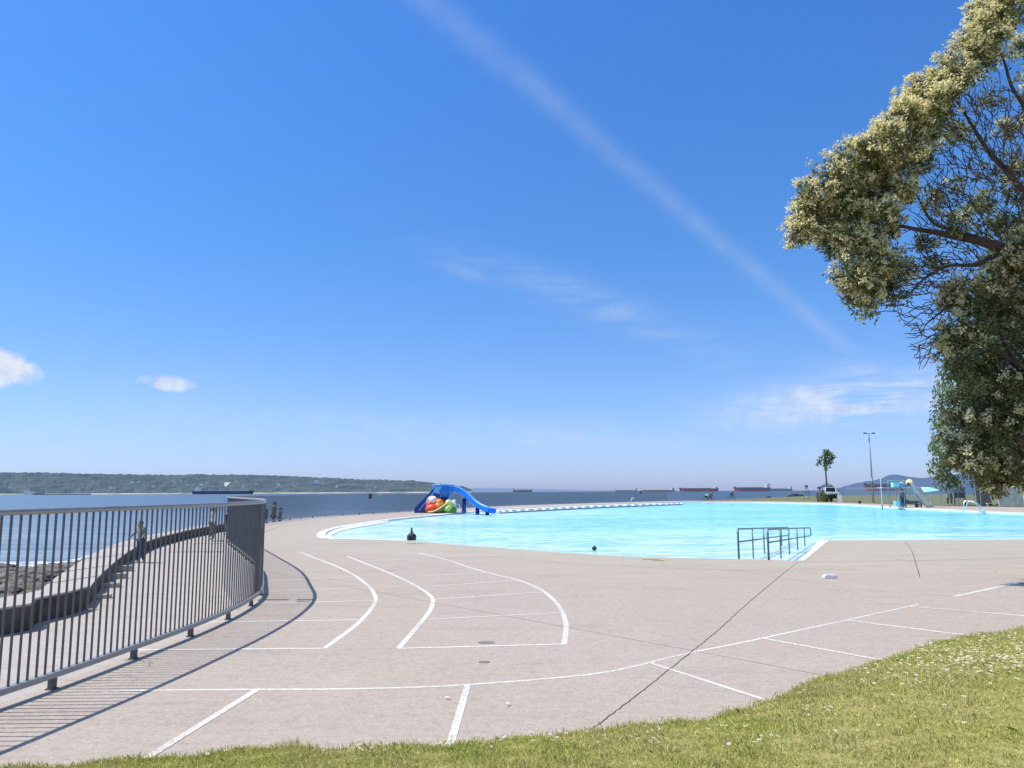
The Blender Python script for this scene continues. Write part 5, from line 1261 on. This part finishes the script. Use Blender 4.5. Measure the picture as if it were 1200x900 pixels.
V=np.array([tuple(v) for v in tw.v]); F=np.array(tw.f); np_mesh('twigs',V,F,M_MBARK,tree)
for li,(P,r) in enumerate(limbs):
    MB().tube([p-tb for p in P],r,10).build('trunk' if li==0 else 'limb',M_MBARK,tree,True)

# far willow-like tree
p=G(1155,592.6); TY2=p.y+1.5; tb2=Vector((D(1154,590,TY2).x,TY2,-.03)); t2_=thing('willow_tree','pale green drooping tree with a thick grey trunk behind the blossom tree','tree',tuple(tb2))
k2=TY2/FPX; T2_=np.array(tb2)
wb_=[(1112,432,14),(1108,455,14),(1120,470,25),(1104,490,14),(1115,500,22),(1100,520,13),(1112,530,20),(1100,548,13),(1118,550,18),(1108,562,12),(1125,568,8),(1140,450,30),(1160,480,40),(1150,520,32),(1190,440,50),(1220,500,60),(1260,460,60),(1200,400,45),(1150,400,30),(1240,540,30),(1128,412,14),(1180,550,22)]
PP=[];UU=[]
for (px,py,r) in wb_:
    n=int(520*(r/22)**2) if px<1135 else int(160*(r/22)**2); c_=np.array(D(px,py,TY2+rng.uniform(-1.5,1.5))); u=unit(n); PP.append(c_+u*(rng.uniform(.25,1.05,n)**.6*r*k2)[:,None]*np.array([1,1.2,1])); 
PP=np.concatenate(PP); dr=unit(len(PP))*.6+np.array([-.25,0,-.8]); dr/=np.linalg.norm(dr,axis=1,keepdims=True)
V,F=leaves(PP-T2_,.42,.42,dr); np_mesh('crown',V,F,M_WILL,t2_)
MB().tube([(0,0,0),(-.15,0,1.0),(-.25,0,2.2),(.3,0,5),(1,0,9),(1.5,0,13)],[.72,.58,.52,.4,.28,.1],14).build('trunk',M_BARK,t2_,True)
for a_ in [[(0,0,3),(-1.6,0,6),(-3.2,0,7),(-4,0,5.5)],[(.3,0,4),(2.5,.5,7),(4.5,0,8)],[(.6,0,7),(-1,.4,10),(-2.5,0,12)],[(1,0,9),(2.5,0,12),(3.5,0,13)]]: MB().tube(smoothline([Vector(v) for v in a_],4),[.2-.16*i/12 for i in range(13)],8).build('limb',M_BARK,t2_,True)
# second trunk behind the windscreen fence
p=D(1192,590,TY2+5); tb3=Vector((p.x+1,TY2+5,-.03)); t3_=thing('dark_tree','dark leaning tree behind the fence at the right picture edge','tree',tuple(tb3))
MB().tube([(1.0,0,0),(.2,0,1.8),(-.6,0,3.2),(-1.6,0,5),(-2,0,8)],[.6,.5,.42,.3,.1],12).build('trunk',M_BARK,t3_,True)
n=5200; u=unit(n); P3=u*(rng.uniform(.3,1,n)**.5)[:,None]*np.array([6,5,4.2])+np.array([1.5,0,8.2])+rng.normal(0,.4,(n,3)); V,F=leaves(P3,.5,.5); np_mesh('crown',V,F,M_LEAF,t3_)
# small young tree
p=G(968.5,588.0); TY4=p.y+4; tb4=Vector((D(969.5,588,TY4).x,TY4,-.03)); t4_=thing('young_tree','small slender tree with an open round crown beyond the pool','tree',tuple(tb4)); k4=TY4/FPX
yb=[(967,532,4.5),(973,533,4),(970,529.5,3),(964,537,3.5),(970,538,5),(974,540,3.5),(960,541,2.6),(958.5,543.5,2.2),(966,543,3.6),(971,545,3.4),(975.5,536,2.6),(968,549,2.2)]
PP=[]
for (px,py,r) in yb:
    n=int(26*(r/3)**2); c_=np.array(D(px,py,TY4+rng.uniform(-.5,.5))); u=unit(n); PP.append(c_+u*(rng.uniform(.2,1.1,n)**.7*r*k4)[:,None])
PP=np.concatenate(PP)-np.array(tb4); V,F=leaves(PP,.42,.5); np_mesh('crown',V,F,M_YLEAF,t4_)
hT=D(969,545,TY4).z; MB().tube([(0.05,0,0),(0.05,0,hT*.5),(0,0,hT),(0,0,hT+1.2)],[.15,.12,.09,.03],10).build('trunk',M_BARK,t4_,True)
for px,py in ((964,537),(974,536),(959.5,542.5),(970,531),(972,543)):
    q=Vector(D(px,py,TY4))-tb4; MB().tube([(0,0,hT-.4),((q.x)*.5,0,(q.z+hT)*.5-.1),tuple(q)],[.055,.04,.02],6).build('limb',M_BARK,t4_,True)
# dark bush beside the vehicle
p=G(968,588.2); n=420; u=unit(n); C_=u*(rng.uniform(.3,1,n)**.5)[:,None]*np.array([.75,.7,.75])+np.array([0,0,.72]); V,F=leaves(C_,.22,.5); bs_=thing('bush','low dark rusty green bush left of the white utility vehicle','bush',(p.x,p.y+.8,0)); np_mesh('foliage',V,F,M_LEAF,bs_)
for dx in (-.15,.1,.25): MB().tube([(dx*.3,0,0),(dx,0.05,.9)],[.03,.01],5).build('stem',M_BARK,bs_)

# ------------------------------------------------------------------ lawn
edge_px=[(-700,960),(-300,925),(-100,908),(70,899),(200,891),(350,883),(500,875),(620,869),(700,861),(780,852),(840,840),(900,824),(950,806),(1000,788),(1050,770),(1100,757),(1150,746),(1200,738),(1300,722),(1500,700),(1900,690)]
edge=smoothline([G(*p) for p in edge_px],5)
ex=np.array([p.x for p in edge]); ey=np.array([p.y for p in edge])
def eyf(x): return np.interp(x,ex,ey)+0.05*np.sin(x*3.1)+0.03*np.sin(x*7.7+1)+0.02*np.sin(x*17.3)
def lz(x,y):
    d=np.maximum(eyf(x)-y,0); return 0.018+0.05*np.minimum(d,1.0)+0.035*np.minimum(d,4)+0.012*np.sin(x*2.1)*np.minimum(d,1)*np.cos(y*1.9)
xs=np.linspace(ex[0]+.05,ex[-1]-.05,220); rows=40; V=[]
for j in range(rows):
    u=(j/(rows-1))**1.7
    for x_ in xs:
        y0=float(eyf(x_)); y_=y0+(-6-y0)*u; V.append((x_,y_,float(lz(x_,y_)) if j else 0.003))
F=[(j*220+i,j*220+i+1,(j+1)*220+i+1,(j+1)*220+i) for j in range(rows-1) for i in range(219)]
m,t,b,o,pos=newmat('lawn_soil'); n=t.noise(pos,14,5,.7); c=t.mix(t.mapr(n,.35,.65,0,1),(0.22,0.22,0.06),(0.42,0.37,0.14)); t.put(b.inputs['Base Color'],c); b.inputs['Roughness'].default_value=1; b.inputs['Specular IOR Level'].default_value=0.1
tag(np_mesh('lawn_ground',V,F,m,None,True),kind='structure')
m,t,b,o,pos=newmat('grass_blade'); ri=t.new('ShaderNodeNewGeometry').outputs['Random Per Island']
big=t.noise(pos,1.1,4,.6); 
green=t.ramp(ri,[(0.0,(0.24,0.31,0.05)),(0.5,(0.50,0.57,0.10)),(1.0,(0.74,0.76,0.22))]); dry=t.ramp(ri,[(0.0,(0.42,0.38,0.13)),(0.5,(0.68,0.62,0.24)),(1.0,(0.88,0.80,0.44))])
c=t.mix(t.mapr(big,.36,.60,0.15,0.95),green,dry)
t.put(b.inputs['Base Color'],c); b.inputs['Roughness'].default_value=.6; b.inputs['Specular IOR Level'].default_value=.3
tl=t.new('ShaderNodeBsdfTranslucent'); t.put(tl.inputs[0],c); x=t.new('ShaderNodeMixShader'); x.inputs[0].default_value=.3
t.l.new(b.outputs[0],x.inputs[1]); t.l.new(tl.outputs[0],x.inputs[2]); t.l.new(x.outputs[0],o.inputs[0])
def blades(n,x0,x1,y0,hmin,hmax,w,edgeonly=False):
    x_=rng.uniform(x0,x1,n); e=eyf(x_); 
    if edgeonly: y_=e+rng.normal(-.02,.05,n)
    else: y_=rng.uniform(0,1,n); y_=y0+(e-y0)*y_
    ok=(y_<=e+.09); x_=x_[ok];y_=y_[ok];n=len(x_)
    z_=lz(x_,y_)-.01; clump=0.65+0.7*(0.5+0.5*np.sin(x_*9+np.sin(y_*7)*2)*np.cos(y_*11+x_*3)); h=rng.uniform(hmin,hmax,n)*clump
    a=rng.uniform(0,2*math.pi,n); tilt=np.abs(rng.normal(0,.55,n)); dx=np.cos(a)*tilt;dy=np.sin(a)*tilt; b2=rng.uniform(0,2*math.pi,n); wx=np.cos(b2)*w/2;wy=np.sin(b2)*w/2
    B=np.stack([x_,y_,z_],1); s=np.stack([wx,wy,np.zeros(n)],1); mid=B+np.stack([dx*h*.4,dy*h*.4,h*.6],1); tip=B+np.stack([dx*h,dy*h,h*(1-.25*np.minimum(tilt,1))],1)
    V=np.stack([B-s,B+s,mid+s*.8,tip,mid-s*.8],1).reshape(-1,3); return V
# the visible strip densely, its surroundings more thinly
VV=[blades(210000,-3.8,6.6,4.0,.012,.036,.005),blades(30000,2.0,8.0,6.2,.014,.04,.006),blades(8000,-4,9,0,.02,.055,.0045,True),blades(30000,-6.5,11,-1,.025,.055,.008),blades(9000,-3.8,7,4.0,.03,.06,.004)]
VV=np.concatenate(VV); F=np.arange(len(VV)).reshape(-1,5); ob=np_mesh('grass',VV,F,m); tag(ob,kind='stuff'); tag(ob,'short sunlit lawn grass with dry patches in the foreground','grass')
# daisies
PD=[]
def inlawn(x_,y_): return y_<eyf(x_)-.04
pts=[]
for _ in range(620):
    px=rng.normal(1160,70); py=rng.normal(795,12)+(1150-px)*.02; g=G(px,py); 
    if inlawn(g.x,g.y): pts.append(g)
for _ in range(170): 
    px=rng.uniform(1060,1230);py=rng.uniform(752,785); g=G(px,py); pts.append(g) if inlawn(g.x,g.y) else None
for cx_,cy_,nn_ in ((510,883,14),(560,880,10),(430,896,12),(640,876,12),(755,868,8),(760,885,9),(870,870,6),(960,852,10),(880,895,8),(1080,830,10),(1150,862,7),(250,897,6)):
    for _ in range(nn_):
        g=G(rng.normal(cx_,16),rng.normal(cy_,5)); pts.append(g) if inlawn(g.x,g.y) else None
for _ in range(150):
    g=G(rng.uniform(60,1200),rng.uniform(780,900)); pts.append(g) if inlawn(g.x,g.y) else None
pm_=MB(); cm_=MB(); 
for g in pts:
    r=rng.uniform(.011,.019); zc=float(lz(g.x,g.y))+rng.uniform(.04,.062); tx,ty=rng.uniform(-.35,.35,2); npet=9; vs=[(g.x,g.y,zc-.003)]; fs=[]
    for q in range(npet):
        for da,rr_ in ((-.22,r*.55),(0,r),(.22,r*.55)):
            a=2*math.pi*q/npet+da; x_=math.cos(a)*rr_;y_=math.sin(a)*rr_; vs.append((g.x+x_,g.y+y_,zc+x_*tx+y_*ty+rr_*.15))
        fs.append((0,1+3*q,2+3*q,3+3*q))
    pm_.add(vs,fs); cm_.lathe([(r*.32,0),(r*.28,.003),(r*.1,.004)],(g.x,g.y,zc),6)
dz_=thing('daisies','patches of small white daisies growing in the lawn','flowers',(0,0,0)); dz_['kind']='stuff'
M_PET=simple('daisy_petal',(0.85,0.85,0.82),.7,var=.05); M_YC=simple('daisy_centre',(0.75,0.55,0.05),.8)
tag(pm_.build('petals',M_PET,dz_),kind='stuff'); tag(cm_.build('flower_centres',M_YC,dz_),kind='stuff')
print('DONE faces',sum(len(m.polygons) for m in bpy.data.meshes))
